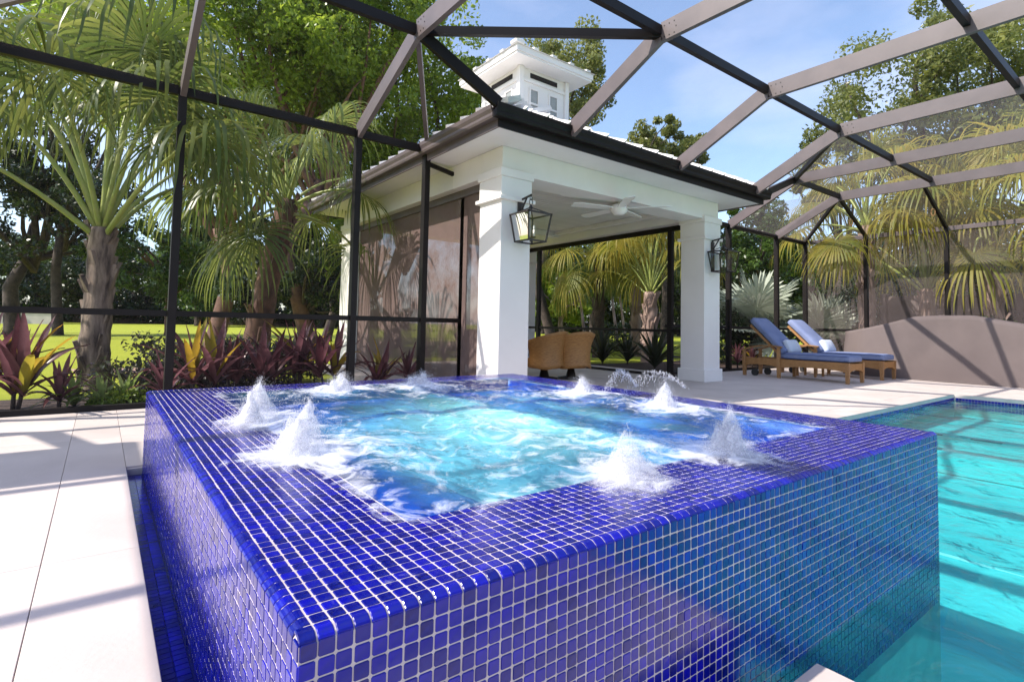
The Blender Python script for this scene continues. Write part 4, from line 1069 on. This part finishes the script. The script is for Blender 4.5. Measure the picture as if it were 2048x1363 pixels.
# ================================================================== VEGETATION
def leaf_cloud(rg, centres, radii, per, size, up=.35, flat=.8):
    C = np.repeat(np.asarray(centres), per, 0); Rr = np.repeat(np.asarray(radii), per)[:, None]; N = len(C)
    d = rg.normal(0, 1, (N, 3)); d /= np.linalg.norm(d, axis=1, keepdims=True)
    c = C + d * Rr * rg.uniform(.25, 1, (N, 1)) ** .6 * np.array([1, 1, flat])
    a = rg.normal(0, 1, (N, 3)); a[:, 2] -= .3; a /= np.linalg.norm(a, axis=1, keepdims=True)
    nn = rg.normal(0, 1, (N, 3)) + d * .6; nn[:, 2] += up * 2
    b = np.cross(nn, a); b /= np.linalg.norm(b, axis=1, keepdims=True) + 1e-9
    L = (size * rg.uniform(.6, 1.25, N))[:, None]; Wd = L * rg.uniform(.42, .6, (N, 1))
    V = np.stack([c - a * L * .5, c + b * Wd * .5 - a * L * .08, c + a * L * .5, c - b * Wd * .5 - a * L * .08], 1).reshape(-1, 3)
    return V, np.arange(N * 4).reshape(-1, 4)
def limb(m, rg, p, q, r0, r1, n=6, sag=.12):
    p = Vector(p); q = Vector(q); L = (q - p).length; pts = []
    o = Vector(rg.normal(0, 1, 3)) * L * sag
    for k in range(n + 1):
        u = k / n; pts.append(p.lerp(q, u) + o * math.sin(math.pi * u) + Vector((0, 0, L * .10 * math.sin(math.pi * u))))
    m.tube(pts, [r0 + (r1 - r0) * k / n for k in range(n + 1)], 7)
TREES = {}
def tree_meshes(key, seed, H, cr, cz, n_cl, per, leaf, tr, bark, lm, hollow=.35, clump=.16, fork=.35):
    if key in TREES: return TREES[key]
    rg = np.random.default_rng(seed); cen = []; rad = []
    while len(cen) < n_cl:
        d = rg.normal(0, 1, 3); d /= np.linalg.norm(d); u = rg.uniform(hollow, 1) ** .8
        p = d * u * np.array(cr)
        wob = 1 + .25 * mnoise.noise(Vector(d * 1.6) + Vector((seed, 0, 0)))
        p = p * wob
        if mnoise.noise(Vector(p * (1.1 / max(cr))) * 1.7 + Vector((0, seed, 0))) < -.22: continue
        cen.append(p + np.array([0, 0, cz])); rad.append(rg.uniform(.6, 1.25) * clump * max(cr))
    V, Q = leaf_cloud(rg, cen, rad, per, leaf)
    crown = fast_mesh('crown', V, Q, lm)
    m = MB(); zf = H * fork
    m.tube([(0, 0, -.2), (0.02, 0, .3), (.06 * H * rg.normal(), .03 * H * rg.normal(), zf * .6), (.05 * H * rg.normal() * .6, .05 * H * rg.normal() * .6, zf)], [tr * 1.5, tr * 1.05, tr * .9, tr * .75], 10)
    top = Vector(m.v[-1]); pick = rg.choice(n_cl, min(14, n_cl), replace=False)
    for k in pick:
        limb(m, rg, (top.x, top.y, zf * rg.uniform(.75, 1)), cen[k], tr * rg.uniform(.3, .55), tr * .06)
    TREES[key] = (m.mesh('trunk', bark, True), crown)
    return TREES[key]
def tree(name, px, py, D, key, lab, cat='tree', group=None, rz=0, sc=1.0, **kw):
    """px,py: photo position of the crown centre; D depth in metres; stands on the lawn under it"""
    c = deep(px, py, D)
    base = kw.pop('base', None)
    tm, cm = tree_meshes(key, **kw)
    t = thing(name, (c.x, c.y, -.05), lab, cat, group, rz)
    link('trunk', tm, t, scale=sc); link('crown', cm, t, scale=sc)
    return t
def crownz(py, D): return .9 + D * ((CY - py) / F_PX * UP.z + FWD.z) + .05

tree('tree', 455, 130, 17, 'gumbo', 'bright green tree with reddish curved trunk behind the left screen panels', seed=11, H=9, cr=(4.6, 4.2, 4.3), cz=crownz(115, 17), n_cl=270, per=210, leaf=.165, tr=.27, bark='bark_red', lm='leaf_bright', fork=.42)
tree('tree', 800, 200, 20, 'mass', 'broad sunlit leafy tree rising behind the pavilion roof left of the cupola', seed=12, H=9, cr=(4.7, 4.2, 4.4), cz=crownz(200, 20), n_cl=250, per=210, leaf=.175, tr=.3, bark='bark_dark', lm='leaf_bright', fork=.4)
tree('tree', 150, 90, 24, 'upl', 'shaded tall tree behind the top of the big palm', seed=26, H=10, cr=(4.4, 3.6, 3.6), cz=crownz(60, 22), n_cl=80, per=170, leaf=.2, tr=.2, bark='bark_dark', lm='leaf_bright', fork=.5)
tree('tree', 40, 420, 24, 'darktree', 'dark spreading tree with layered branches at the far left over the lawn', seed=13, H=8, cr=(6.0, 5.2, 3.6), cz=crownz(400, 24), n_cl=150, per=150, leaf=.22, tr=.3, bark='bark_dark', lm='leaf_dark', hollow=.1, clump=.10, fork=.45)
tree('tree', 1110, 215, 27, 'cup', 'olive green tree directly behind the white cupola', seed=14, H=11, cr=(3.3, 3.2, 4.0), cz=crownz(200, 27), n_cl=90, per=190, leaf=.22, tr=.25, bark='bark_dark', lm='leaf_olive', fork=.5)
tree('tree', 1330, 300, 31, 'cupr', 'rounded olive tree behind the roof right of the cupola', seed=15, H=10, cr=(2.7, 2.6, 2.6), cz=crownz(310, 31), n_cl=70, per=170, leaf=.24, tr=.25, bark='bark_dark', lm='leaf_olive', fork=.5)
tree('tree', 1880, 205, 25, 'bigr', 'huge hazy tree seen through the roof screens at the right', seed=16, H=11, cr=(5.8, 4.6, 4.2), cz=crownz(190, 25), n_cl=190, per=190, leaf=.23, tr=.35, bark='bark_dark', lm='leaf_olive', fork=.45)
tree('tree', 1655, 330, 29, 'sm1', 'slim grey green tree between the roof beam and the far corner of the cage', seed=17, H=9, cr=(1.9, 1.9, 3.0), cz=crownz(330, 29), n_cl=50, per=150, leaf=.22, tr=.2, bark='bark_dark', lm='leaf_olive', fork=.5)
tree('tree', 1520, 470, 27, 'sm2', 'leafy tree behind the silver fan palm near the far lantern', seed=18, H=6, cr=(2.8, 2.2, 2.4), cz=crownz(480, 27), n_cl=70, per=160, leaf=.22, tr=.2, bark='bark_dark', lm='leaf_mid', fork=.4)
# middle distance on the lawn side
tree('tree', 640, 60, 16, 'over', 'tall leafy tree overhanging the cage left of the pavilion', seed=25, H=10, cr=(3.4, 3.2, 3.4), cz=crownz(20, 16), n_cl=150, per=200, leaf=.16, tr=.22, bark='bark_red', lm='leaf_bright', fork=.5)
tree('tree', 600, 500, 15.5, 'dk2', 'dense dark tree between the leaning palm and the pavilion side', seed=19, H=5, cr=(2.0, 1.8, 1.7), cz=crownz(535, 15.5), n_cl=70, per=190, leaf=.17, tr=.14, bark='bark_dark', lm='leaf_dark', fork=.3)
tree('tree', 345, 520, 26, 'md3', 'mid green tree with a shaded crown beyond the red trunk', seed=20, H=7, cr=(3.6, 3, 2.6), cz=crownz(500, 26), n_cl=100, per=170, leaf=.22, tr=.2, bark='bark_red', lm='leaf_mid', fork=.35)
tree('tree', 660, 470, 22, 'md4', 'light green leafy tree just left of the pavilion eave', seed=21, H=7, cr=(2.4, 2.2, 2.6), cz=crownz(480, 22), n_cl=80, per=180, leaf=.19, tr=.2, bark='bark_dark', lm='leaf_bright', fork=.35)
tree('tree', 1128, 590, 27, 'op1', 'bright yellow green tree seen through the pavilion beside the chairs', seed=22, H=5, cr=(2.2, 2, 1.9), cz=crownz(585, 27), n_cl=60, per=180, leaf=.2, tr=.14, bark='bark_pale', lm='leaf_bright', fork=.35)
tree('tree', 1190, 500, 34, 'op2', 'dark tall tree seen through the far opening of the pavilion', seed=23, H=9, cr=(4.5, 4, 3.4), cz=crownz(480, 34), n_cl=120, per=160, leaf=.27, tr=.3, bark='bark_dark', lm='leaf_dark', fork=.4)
# far tree line round the golf lawn: a few shapes shared, each its own tree
LINE = [(-60, 62, .0), (70, 80, .9), (190, 74, 2.1), (300, 84, 3.0), (400, 66, 1.4), (520, 72, 4.4), (640, 70, 5.0), (1090, 66, .4), (1180, 74, 2.6), (1270, 62, 3.8), (1360, 70, 5.5), (1450, 58, 1.1), (1550, 64, 2.3), (1650, 60, .2), (1760, 62, 3.3), (1870, 56, 4.6), (1990, 60, 5.2), (2100, 58, 1.9)]
WHERE = ['left edge of the photo', 'golf lawn left of the big palm', 'golf lawn behind the big palm trunk', 'golf lawn right of the big palm', 'golf lawn behind the red trunk', 'lawn behind the leaning palm', 'lawn at the pavilion corner column',
         'lawn behind the wicker chairs', 'lawn in the middle of the pavilion opening', 'lawn behind the pale palm trunk in the opening', 'lawn at the far column', 'lawn behind the far lantern', 'lawn behind the silver palm', 'property beyond the cage corner', 'property behind the end wall palms', 'property behind the middle end wall bay', 'property above the privacy wall', 'right edge of the photo']
for k, ((px_, D, rz), wh) in enumerate(zip(LINE, WHERE)):
    v = k % 3
    tree('tree', px_, 560, D, 'far%d' % v, 'far tree at the %s' % wh, group='far tree line', rz=rz, sc=1 + .12 * math.sin(k * 2.3),
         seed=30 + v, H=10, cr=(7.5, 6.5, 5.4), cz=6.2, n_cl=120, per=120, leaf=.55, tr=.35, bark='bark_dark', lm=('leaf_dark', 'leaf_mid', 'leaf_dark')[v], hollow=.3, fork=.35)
rgh = np.random.default_rng(99)
Vh, Qh = leaf_cloud(rgh, [(rgh.uniform(-9, 9), rgh.normal(0, .5), rgh.uniform(.2, 2.6)) for _ in range(90)], [.9] * 90, 90, .38)
HM = fast_mesh('hedge_foliage', Vh, Qh, 'leaf_dark')
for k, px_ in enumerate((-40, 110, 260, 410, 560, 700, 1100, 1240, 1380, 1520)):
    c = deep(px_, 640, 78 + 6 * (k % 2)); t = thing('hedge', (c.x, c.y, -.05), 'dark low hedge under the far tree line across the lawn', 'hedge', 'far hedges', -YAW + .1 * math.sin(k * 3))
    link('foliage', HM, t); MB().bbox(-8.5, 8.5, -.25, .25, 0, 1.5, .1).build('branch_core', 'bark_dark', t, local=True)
# pale wall strip far across the lawn
t = thing('far_garden_wall', (onz(20, 640, -.05).x * .0 + deep(20, 630, 58).x, deep(20, 630, 58).y, 0), 'pale low wall far across the golf lawn at the left edge', 'wall', rz=math.radians(-30))
MB().bbox(-5, 5, -.1, .1, -.1, 1.1, .02).build('wall_body', 'far_wall', t, local=True); MB().bbox(-5.05, 5.05, -.16, .16, 1.1, 1.2, .02).build('wall_cap', 'far_wall', t, local=True)

# ---- fan palms
def frond_mesh(seed, elev, pl, fr, droop, bend, mat, pmat='petiole', nseg=34, spread=150, pr=.03, rigid=.42, wf=.36):
    rg = np.random.default_rng(seed); m = MB(); pts = []; p = Vector((0, 0, 0)); n = 8
    for k in range(n + 1):
        pts.append(p.copy()); e = math.radians(elev - bend * (k / n) ** 1.5); d = Vector((math.cos(e), 0, math.sin(e))); p = p + d * (pl / n)
    m.tube(pts, [pr * (1.5 - 1.0 * k / n) for k in range(n + 1)], 6)
    nv = len(m.f)
    hub = pts[-1]; side = Vector((0, 1, 0)); nrm = d.cross(side); dphi = math.radians(2 * spread / nseg)
    S = 7
    for q in range(nseg + 1):
        ph = math.radians(-spread + 2 * spread * q / nseg) + rg.normal(0, .025)
        v = d * math.cos(ph) + side * math.sin(ph) + nrm * (.16 * abs(math.sin(ph)) * -1)
        v.normalize(); tan = (side * math.cos(ph) - d * math.sin(ph)).normalized()
        L = fr * (.78 + .22 * math.cos(ph * .6)) * rg.uniform(.88, 1.06); dr = droop * rg.uniform(.75, 1.2)
        p = hub.copy(); st = L / S; vs = []; wmax = L * rigid * dphi * wf
        for k in range(S + 1):
            u = k / S
            w = wmax * min(1, u / rigid) if u < rigid else wmax * (1 - ((u - rigid) / (1 - rigid))) ** .4
            lift = nrm * (w * .35)
            vs += [p - tan * w, p + lift * .5, p + tan * w]
            g = dr * max(0, (u + 1 / S - rigid * .8) / (1 - rigid * .8)) ** .8
            g = min(g, .97); dd = (v * (1 - g) + Vector((0, 0, -1)) * g + Vector(rg.normal(0, .05, 3)) * u).normalized(); p = p + dd * st
        m.add(vs, [f for k in range(S) for f in ((k * 3, k * 3 + 3, k * 3 + 4, k * 3 + 1), (k * 3 + 1, k * 3 + 4, k * 3 + 5, k * 3 + 2))])
    me = bpy.data.meshes.new('frond'); me.from_pydata(m.v, [], m.f)
    me.materials.append(M[mat]); me.materials.append(M[pmat])
    mi = [1] * nv + [0] * (len(m.f) - nv); me.polygons.foreach_set('material_index', mi); me.polygons.foreach_set('use_smooth', [True] * len(m.f)); me.update()
    return me
FR = {}
def fronds(kind):
    if kind in FR: return FR[kind]
    mats = {'tallyellow': ('frond_yellow', 'petiole'), 'tall': ('frond', 'petiole'), 'green': ('frond', 'petiole'), 'yellow': ('frond_yellow', 'petiole'), 'dry': ('frond_dry', 'petiole'), 'silver': ('frond_silver', 'petiole_grey')}[kind]
    out = []
    for k, (el, be) in enumerate(((82, 18), (66, 34), (48, 45), (26, 55), (4, 60), (-25, 45))):
        if kind.startswith('tall'): out.append(frond_mesh(150 + k, (88, 74, 60, 44, 30, 10)[k], 2.2, 1.6, .95, (10, 20, 30, 36, 40, 40)[k], *mats, nseg=40, spread=145, pr=.027, rigid=.34, wf=.40))
        elif kind == 'silver': out.append(frond_mesh(70 + k, el, .9, .95, .18, be * .5, *mats, nseg=38, spread=165, pr=.04, rigid=.62, wf=.5))
        else: out.append(frond_mesh(50 + k + len(kind), el, 1.75, 1.45, .93, be, *mats, nseg=38, spread=140, rigid=.34))
    FR[kind] = out
    return out
def palm(loc, h, tr, counts, kind, lab, lean=(0, 0), size=1.0, bark='bark_palm', group='fan palms round the cage', low='yellow', seed=1, name='fan_palm', boots=True):
    rg = random.Random(seed)
    t = thing(name, loc, lab, 'palm', group)
    m = MB(); n = 14; K = 22
    for k in range(K + 1):
        u = k / K; cx, cy = lean[0] * u ** 1.3, lean[1] * u ** 1.3
        r0 = tr * (1.22 - .35 * u + .35 * max(0, .12 - u) * 5) * (1 + .05 * (k % 2))
        for q in range(n):
            a = 2 * math.pi * q / n; rr = r0 * (1 + .14 * mnoise.noise((math.cos(a) * 2 + seed, math.sin(a) * 2, u * h * 2.5)))
            m.v.append((cx + rr * math.cos(a), cy + rr * math.sin(a), u * h))
    for k in range(K):
        for q in range(n): m.f.append((k * n + q, k * n + (q + 1) % n, (k + 1) * n + (q + 1) % n, (k + 1) * n + q))
    m.f.append(tuple(K * n + q for q in range(n)))
    m.build('trunk', bark, t, True, local=True)
    if boots:
        for k in range(40):
            u = rg.uniform(.02, 1) ; a = rg.uniform(0, 6.28); cx, cy = lean[0] * u ** 1.3, lean[1] * u ** 1.3; R = tr * (1.2 - .35 * u)
            c, s_ = math.cos(a), math.sin(a); w = tr * rg.uniform(.2, .38); L = tr * rg.uniform(.9, 1.9); o = tr * rg.uniform(.1, .6)
            bz = u * h - L * .5; m = MB()
            V = [(R * .85, -w, bz), (R * .85, w, bz), (R * 1.05, w * .9, bz), (R * 1.05, -w * .9, bz), (R + o - .03, -w * .45, bz + L), (R + o - .03, w * .45, bz + L), (R + o + .02, w * .3, bz + L * .93), (R + o + .02, -w * .35, bz + L * .97)]
            m.add([(cx + x * c - y * s_, cy + x * s_ + y * c, z) for x, y, z in V], [(0, 1, 2, 3), (4, 7, 6, 5), (0, 4, 5, 1), (1, 5, 6, 2), (2, 6, 7, 3), (3, 7, 4, 0)])
            m.build('leaf_base', bark, t, local=True)
    for lev, cnt in enumerate(counts):
        for k in range(cnt):
            a = 2 * math.pi * (k + .5 * (lev % 2)) / max(cnt, 1) + rg.uniform(-.25, .25)
            kd = kind if lev < 4 else low
            if lev >= 5 and low == 'yellow': kd = 'dry' if rg.random() < .5 else 'yellow'
            link('frond', fronds(kd)[lev], t, (lean[0], lean[1], h - .06 * lev), (rg.uniform(-.08, .08), rg.uniform(-.10, .10), a), size * rg.uniform(.88, 1.12))
    return t
def gnd(px_, Y=None, X=None): 
    p = ony(px_, 700, Y) if Y is not None else onx(px_, 700, X); return (p.x, p.y, -.05)
b = gnd(190, Y=8.75)
palm(b, 2.1, .145, (4, 6, 6, 3, 0, 0), 'tall', 'big fan palm with rough grey trunk on the lawn at the left', size=1.0, seed=3, low='tall')
b = gnd(505, Y=10.2)
palm(b, 3.1, .185, (2, 4, 4, 4, 3, 0), 'green', 'leaning fan palm with shaggy hanging fronds behind the burgundy plants', lean=(.42, -.2), size=.9, seed=5, bark='bark_red', low='green')
# seen through the pavilion
b = gnd(1197, X=12.4); palm(b, 3.2, .15, (2, 4, 5, 5, 4, 0), 'yellow', 'dark trunked fan palm with yellow hanging fronds seen through the pavilion', size=.95, seed=7, bark='bark_dark')
b = gnd(1300, X=12.2); palm(b, 1.95, .19, (4, 4, 4, 2, 0, 0), 'tallyellow', 'pale trunked fan palm with upright green stalks seen through the pavilion', size=.85, seed=8, bark='bark_pale')
b = gnd(1272, X=14.2); palm(b, 2.6, .15, (2, 3, 4, 3, 0, 0), 'green', 'fan palm with pinkish trunk behind the pale trunked one', size=.95, seed=9, bark='bark_pale')
# end wall side
b = gnd(1735, X=16.0); palm(b, 3.75, .17, (3, 4, 5, 4, 2, 0), 'yellow', 'yellow green fan palm behind the first bay of the end wall', size=1.0, seed=10, bark='bark_pale')
b = gnd(1856, X=16.2); palm(b, 2.05, .15, (4, 4, 4, 2, 0, 0), 'tallyellow', 'young fan palm with spread stalks in the middle of the end wall', size=.95, seed=12, bark='bark_pale')
b = gnd(1995, X=16.6); palm(b, 3.35, .17, (3, 4, 5, 4, 2, 0), 'yellow', 'fan palm with knobby pale trunk at the right edge behind the end wall', lean=(-.15, .1), size=1.05, seed=14, bark='bark_pale')
b = gnd(2120, X=17.2); palm(b, 3.7, .17, (3, 4, 5, 4, 2, 0), 'yellow', 'fan palm cut off by the right edge of the photo', size=1.1, seed=15, bark='bark_pale')
# silver palms
b = gnd(1512, Y=7.9); palm(b, .95, .15, (3, 4, 5, 5, 3, 0), 'silver', 'silver blue fan palm outside the screen behind the first lounger', size=1.0, seed=16, bark='bark_pale', group='silver fan palms', low='silver', name='silver_palm', boots=False)
b = gnd(1652, X=16.2); palm(b, .45, .13, (2, 3, 5, 5, 3, 0), 'silver', 'low silver fan palm with spread leaves in the cage corner bay', size=.95, seed=18, bark='bark_pale', group='silver fan palms', low='silver', name='silver_palm', boots=False)
# thin bare trunks seen through the pavilion
for k, (px_, X, lab) in enumerate(((1172, 15.5, 'thin leaning pale tree with bare stem beside the wicker chairs'), (1236, 17, 'slender pale tree stem in the middle of the pavilion opening'), (1252, 19, 'slender grey tree stem just left of the pinkish palm trunk'))):
    b = gnd(px_, X=X); t = thing('young_tree', b, lab, 'tree', 'thin stems beyond the pavilion')
    rg = np.random.default_rng(90 + k)
    MB().tube([(0, 0, 0), (-.08, .04, .8), (-.2, .1, 1.7), (-.3, .2, 2.8)], [.07, .06, .05, .04], 8).build('trunk', 'bark_pale', t, True, local=True)
    V, Q = leaf_cloud(rg, [(-.3 + rg.normal(0, .4), .2 + rg.normal(0, .4), 3 + rg.normal(0, .4)) for _ in range(14)], [.4] * 14, 110, .15); link('crown', fast_mesh('crown', V, Q, 'leaf_mid'), t)

# ---- strap-leaved plants
def strap(seed, L=1, wd=.085, curl=.6, fold=.3, n=8):
    rg = np.random.default_rng(seed); m = MB(); p = Vector((0, 0, 0)); e0 = math.radians(84)
    for k in range(n + 1):
        u = k / n; e = e0 - curl * u ** 1.6; w = wd * (math.sin(math.pi * min(1, .12 + .88 * u) ** .85) ** .8) * (1 if u < 1 else .02)
        side = Vector((0, 1, 0)); d = Vector((math.cos(e), 0, math.sin(e))); nn = Vector((-d.z, 0, d.x))
        wv = .006 * math.sin(k * 2 + seed)
        m.v += [tuple(p - side * w + nn * (w * fold + wv)), tuple(p), tuple(p + side * w + nn * (w * fold - wv))]
        p = p + d * (L / n)
    for k in range(n): b = k * 3; m.f += [(b, b + 3, b + 4, b + 1), (b + 1, b + 4, b + 5, b + 2)]
    return m
ST = {}
for kd, wd, mats in (('cordyline', .062, 'cordyline'), ('gold', .058, 'cordyline_gold'), ('brom', .075, 'bromeliad'), ('agave', .05, 'agave_dark')):
    ST[kd] = [strap(200 + q, 1, wd, cu, .45).mesh('leaf', mats, True) for q, cu in enumerate((.15, .5, .9, 1.5))]
def strap_plant(loc, n, L, lab, kinds=('cordyline',), stem=.25, seed=0, name='cordyline', cat='plant', group=None, spread=1.0, heads=1):
    rg = random.Random(seed); t = thing(name, loc, lab, cat, group)
    for hd in range(heads):
        ox, oy = (rg.uniform(-.22, .22), rg.uniform(-.12, .12)) if hd else (0, 0); sh = stem * rg.uniform(.6, 1.3)
        MB().tube([(ox * .4, oy * .4, -.02), (ox * .8, oy * .8, sh * .6), (ox, oy, sh + .04)], [.022, .018, .015], 7).build('stem', 'bark_dark', t, True, local=True)
        for k in range(n // heads):
            u = k / (n / heads); v = min(3, int(u * 4 * spread)); tilt = rg.uniform(-.05, .15) + .85 * u * spread
            kd = kinds[0] if rg.random() < .84 or len(kinds) < 2 else rg.choice(kinds[1:])
            link('leaf', ST[kd][v], t, (ox, oy, sh * (1 - .35 * u)), (0, tilt, k * 2.4 + rg.uniform(-.3, .3)), (L * 1.12 * rg.uniform(.75, 1.12),) * 3)
    return t
G_ = 'burgundy plants along the screen wall'
def wp(px_, Y): p = ony(px_, 780, Y); return (p.x, p.y, -.04)
strap_plant(wp(28, 7.0), 30, .66, 'tall burgundy strap leaved plant at the left edge outside the screen', ('cordyline', 'gold'), .34, 1, group=G_, heads=2)
strap_plant(wp(-45, 7.2), 26, .66, 'burgundy strap leaved plant cut off by the left edge', ('cordyline', 'gold'), .3, 21, group=G_, heads=2)
strap_plant(wp(120, 6.95), 16, .40, 'low burgundy strap leaved plant drooping beside the bromeliads', ('cordyline',), .1, 2, group=G_, spread=1.2)
strap_plant(wp(385, 7.15), 30, .66, 'burgundy plant with one golden leaf right of the first screen post', ('cordyline', 'gold'), .34, 3, group=G_, heads=2)
strap_plant(wp(330, 7.0), 18, .46, 'low spreading burgundy plant at the foot of the first screen post', ('cordyline',), .12, 4, group=G_, spread=1.15)
strap_plant(wp(455, 7.3), 24, .52, 'pinkish burgundy plant between the golden leaf and the leaning palm', ('cordyline',), .26, 5, group=G_, heads=2)
strap_plant(wp(545, 7.1), 28, .58, 'wide burgundy plant with pale pink edges in front of the leaning palm', ('cordyline',), .22, 6, group=G_, heads=2)
strap_plant(wp(600, 7.5), 34, .66, 'burgundy and gold plant with upright yellow leaves left of the corner column', ('cordyline', 'gold', 'gold'), .36, 7, group=G_, heads=3)
strap_plant(wp(668, 7.25), 30, .62, 'burgundy plant with lit arching leaves against the rear pavilion column', ('cordyline', 'gold'), .34, 8, group=G_, heads=2)
strap_plant(wp(765, 7.05), 26, .50, 'burgundy and green plant in front of the brown shade between two posts', ('cordyline', 'gold'), .16, 9, group=G_, heads=2)
strap_plant(wp(815, 7.3), 20, .46, 'low burgundy plant by the last screen post before the pavilion', ('cordyline',), .12, 10, group=G_)
for k, (px_, Y, lab) in enumerate(((150, 7.05, 'green bromeliad with pale broad leaves left of the big palm'), (205, 6.95, 'pale green bromeliad in front of the big palm trunk'), (250, 7.0, 'small bright green bromeliad beside the spa corner'))):
    strap_plant(wp(px_, Y), 18, .34, lab, ('brom',), .04, 30 + k, 'bromeliad', group='green bromeliads', spread=1.15)
for k, (px_, X, L, lab) in enumerate(((1205, 10.2, .8, 'dark spiky plant outside the pavilion opening, left of the pair'), (1310, 10.1, .9, 'dark spiky plant outside the pavilion opening, under the pale trunked palm'), (1255, 10.9, .7, 'dark spiky plant in the middle of the pavilion opening'), (1150, 10.8, .6, 'dark spiky plant beside the wicker chairs'))):
    b = gnd(px_, X=X); strap_plant(b, 30, L, lab, ('agave',), .08, 40 + k, 'spiky_plant', group='dark spiky plants', spread=.9)
for k, (px_, Y, lab) in enumerate(((1475, 7.0, 'small red leaved plant at the foot of the far wall behind the first lounger'), (1505, 7.2, 'small green and red plant behind the armrest of the first lounger'))):
    strap_plant(wp(px_, Y), 22, .42, lab, ('cordyline', 'gold', 'brom'), .2, 50 + k, group=None)
# ---- shrubs
def shrub(loc, r, n_cl, per, leaf, lm, lab, seed, flowers=0, flat=.7, bark='bark_dark'):
    rg = np.random.default_rng(seed); t = thing('shrub', loc, lab, 'shrub')
    cen = []
    for k in range(n_cl):
        d = rg.normal(0, 1, 3); d[2] = abs(d[2]); d /= np.linalg.norm(d); cen.append(d * np.array(r) * rg.uniform(.45, 1) + np.array([0, 0, .05]))
    V, Q = leaf_cloud(rg, cen, [max(r) * .2] * n_cl, per, leaf); link('foliage', fast_mesh('foliage', V, Q, lm), t)
    m = MB()
    for k in range(6): limb(m, rg, (0, 0, 0), cen[k * 3 % n_cl], .025, .006, 4)
    m.build('stems', bark, t, True, local=True)
    if flowers:
        m = MB()
        for k in range(flowers):
            c = Vector(cen[k % n_cl]) * 1.12 + Vector(rg.normal(0, .06, 3))
            for q in range(5):
                a = q * 1.2566; m.add([c, c + Vector((math.cos(a - .5) * .016, math.sin(a - .5) * .016, .008)), c + Vector((math.cos(a) * .026, math.sin(a) * .026, .006)), c + Vector((math.cos(a + .5) * .016, math.sin(a + .5) * .016, .008))], [(0, 1, 2, 3)])
        o = m.build('flowers', 'flower', t, local=True); o['kind'] = 'stuff'
shrub((*wp(400, 8.3)[:2], -.05), (1.15, .7, .72), 60, 110, .075, 'leaf_shrub', 'low shrub dotted with violet flowers behind the burgundy plants', 61, 160)
shrub((*wp(530, 8.6)[:2], -.05), (.9, .6, .62), 45, 110, .075, 'leaf_shrub', 'dark low shrub with violet flowers under the leaning palm', 62, 110)
shrub((*wp(255, 6.9)[:2], -.05), (.4, .16, .12), 26, 70, .045, 'leaf_bright', 'ground hugging lime green shrub beside the spa corner', 63)
for k, (px_, X, r, lm, lab) in enumerate(((1765, 15.5, (.8, .7, 1.25), 'leaf_olive', 'sunlit leafy shrub behind the tan cover at the end wall'), (1700, 16.6, (.9, .8, 1.3), 'leaf_mid', 'leafy shrub between the silver palm and the sunlit shrub'), (2010, 15.6, (.8, .6, 1.35), 'leaf_mid', 'sparse green shrub by the knobby palm trunk'), (1925, 17.9, (1.3, .8, 2.5), 'leaf_dark', 'tall dark shrub rising behind the privacy wall'), (1800, 18.2, (1.4, .8, 2.5), 'leaf_dark', 'tall dark shrub behind the privacy wall by the young palm'), (2060, 18.3, (1.4, .9, 2.7), 'leaf_dark', 'tall dark shrub behind the privacy wall at the right edge'), (1690, 18.6, (1.4, .9, 2.6), 'leaf_dark', 'tall dark shrub behind the low silver palm'))):
    b = gnd(px_, X=X); shrub(b, r, 40, 110, .11, lm, lab, 70 + k)
for k, (px_, X, r, lab) in enumerate(((1235, 15.8, (2.2, 1.4, .9), 'low dark hedge shrub across the lawn in the pavilion opening'), (1500, 9.0, (1.0, .8, 1.9), 'dark shrub mass behind the far column'))):
    b = gnd(px_, X=X) if k == 0 else (*wp(1465, 8.3)[:2], -.05); shrub(b, r, 40, 110, .11, 'leaf_dark', lab, 80 + k)
# ---- brown privacy wall beyond the end wall
t = thing('privacy_wall', (17.3, 1.0, -.05), 'plain brown privacy wall behind the palms beyond the end screen', 'wall')
for k in range(7):
    MB().bbox(-.06, .06, 4.6 - k * 2.0 - 1.985, 4.6 - k * 2.0, 0, 1.95, .01).build('wall_panel', 'privacy', t, local=True)
    MB().bbox(-.09, .09, 4.6 - k * 2.0 - .08, 4.6 - k * 2.0 + .08, 0, 2.02, .01).build('wall_post', 'privacy', t, local=True)

# ---- flat roof added out of view on the left to shade a band of deck
t = thing('added_shade_roof', (-3.9, 5.2, 0), 'white flat roof on slim posts added beyond the left edge to shade the deck', 'shadow caster')
MB().bbox(-1.6, 1.46, -.46, .48, 2.86, 2.98, .01).build('roof_slab', 'white_paint', t, local=True)
for x in (-1.4, 1.3): MB().bbox(x - .06, x + .06, -.06, .06, 0, 2.86, .006).build('added_shade_post', 'white_paint', t, local=True)
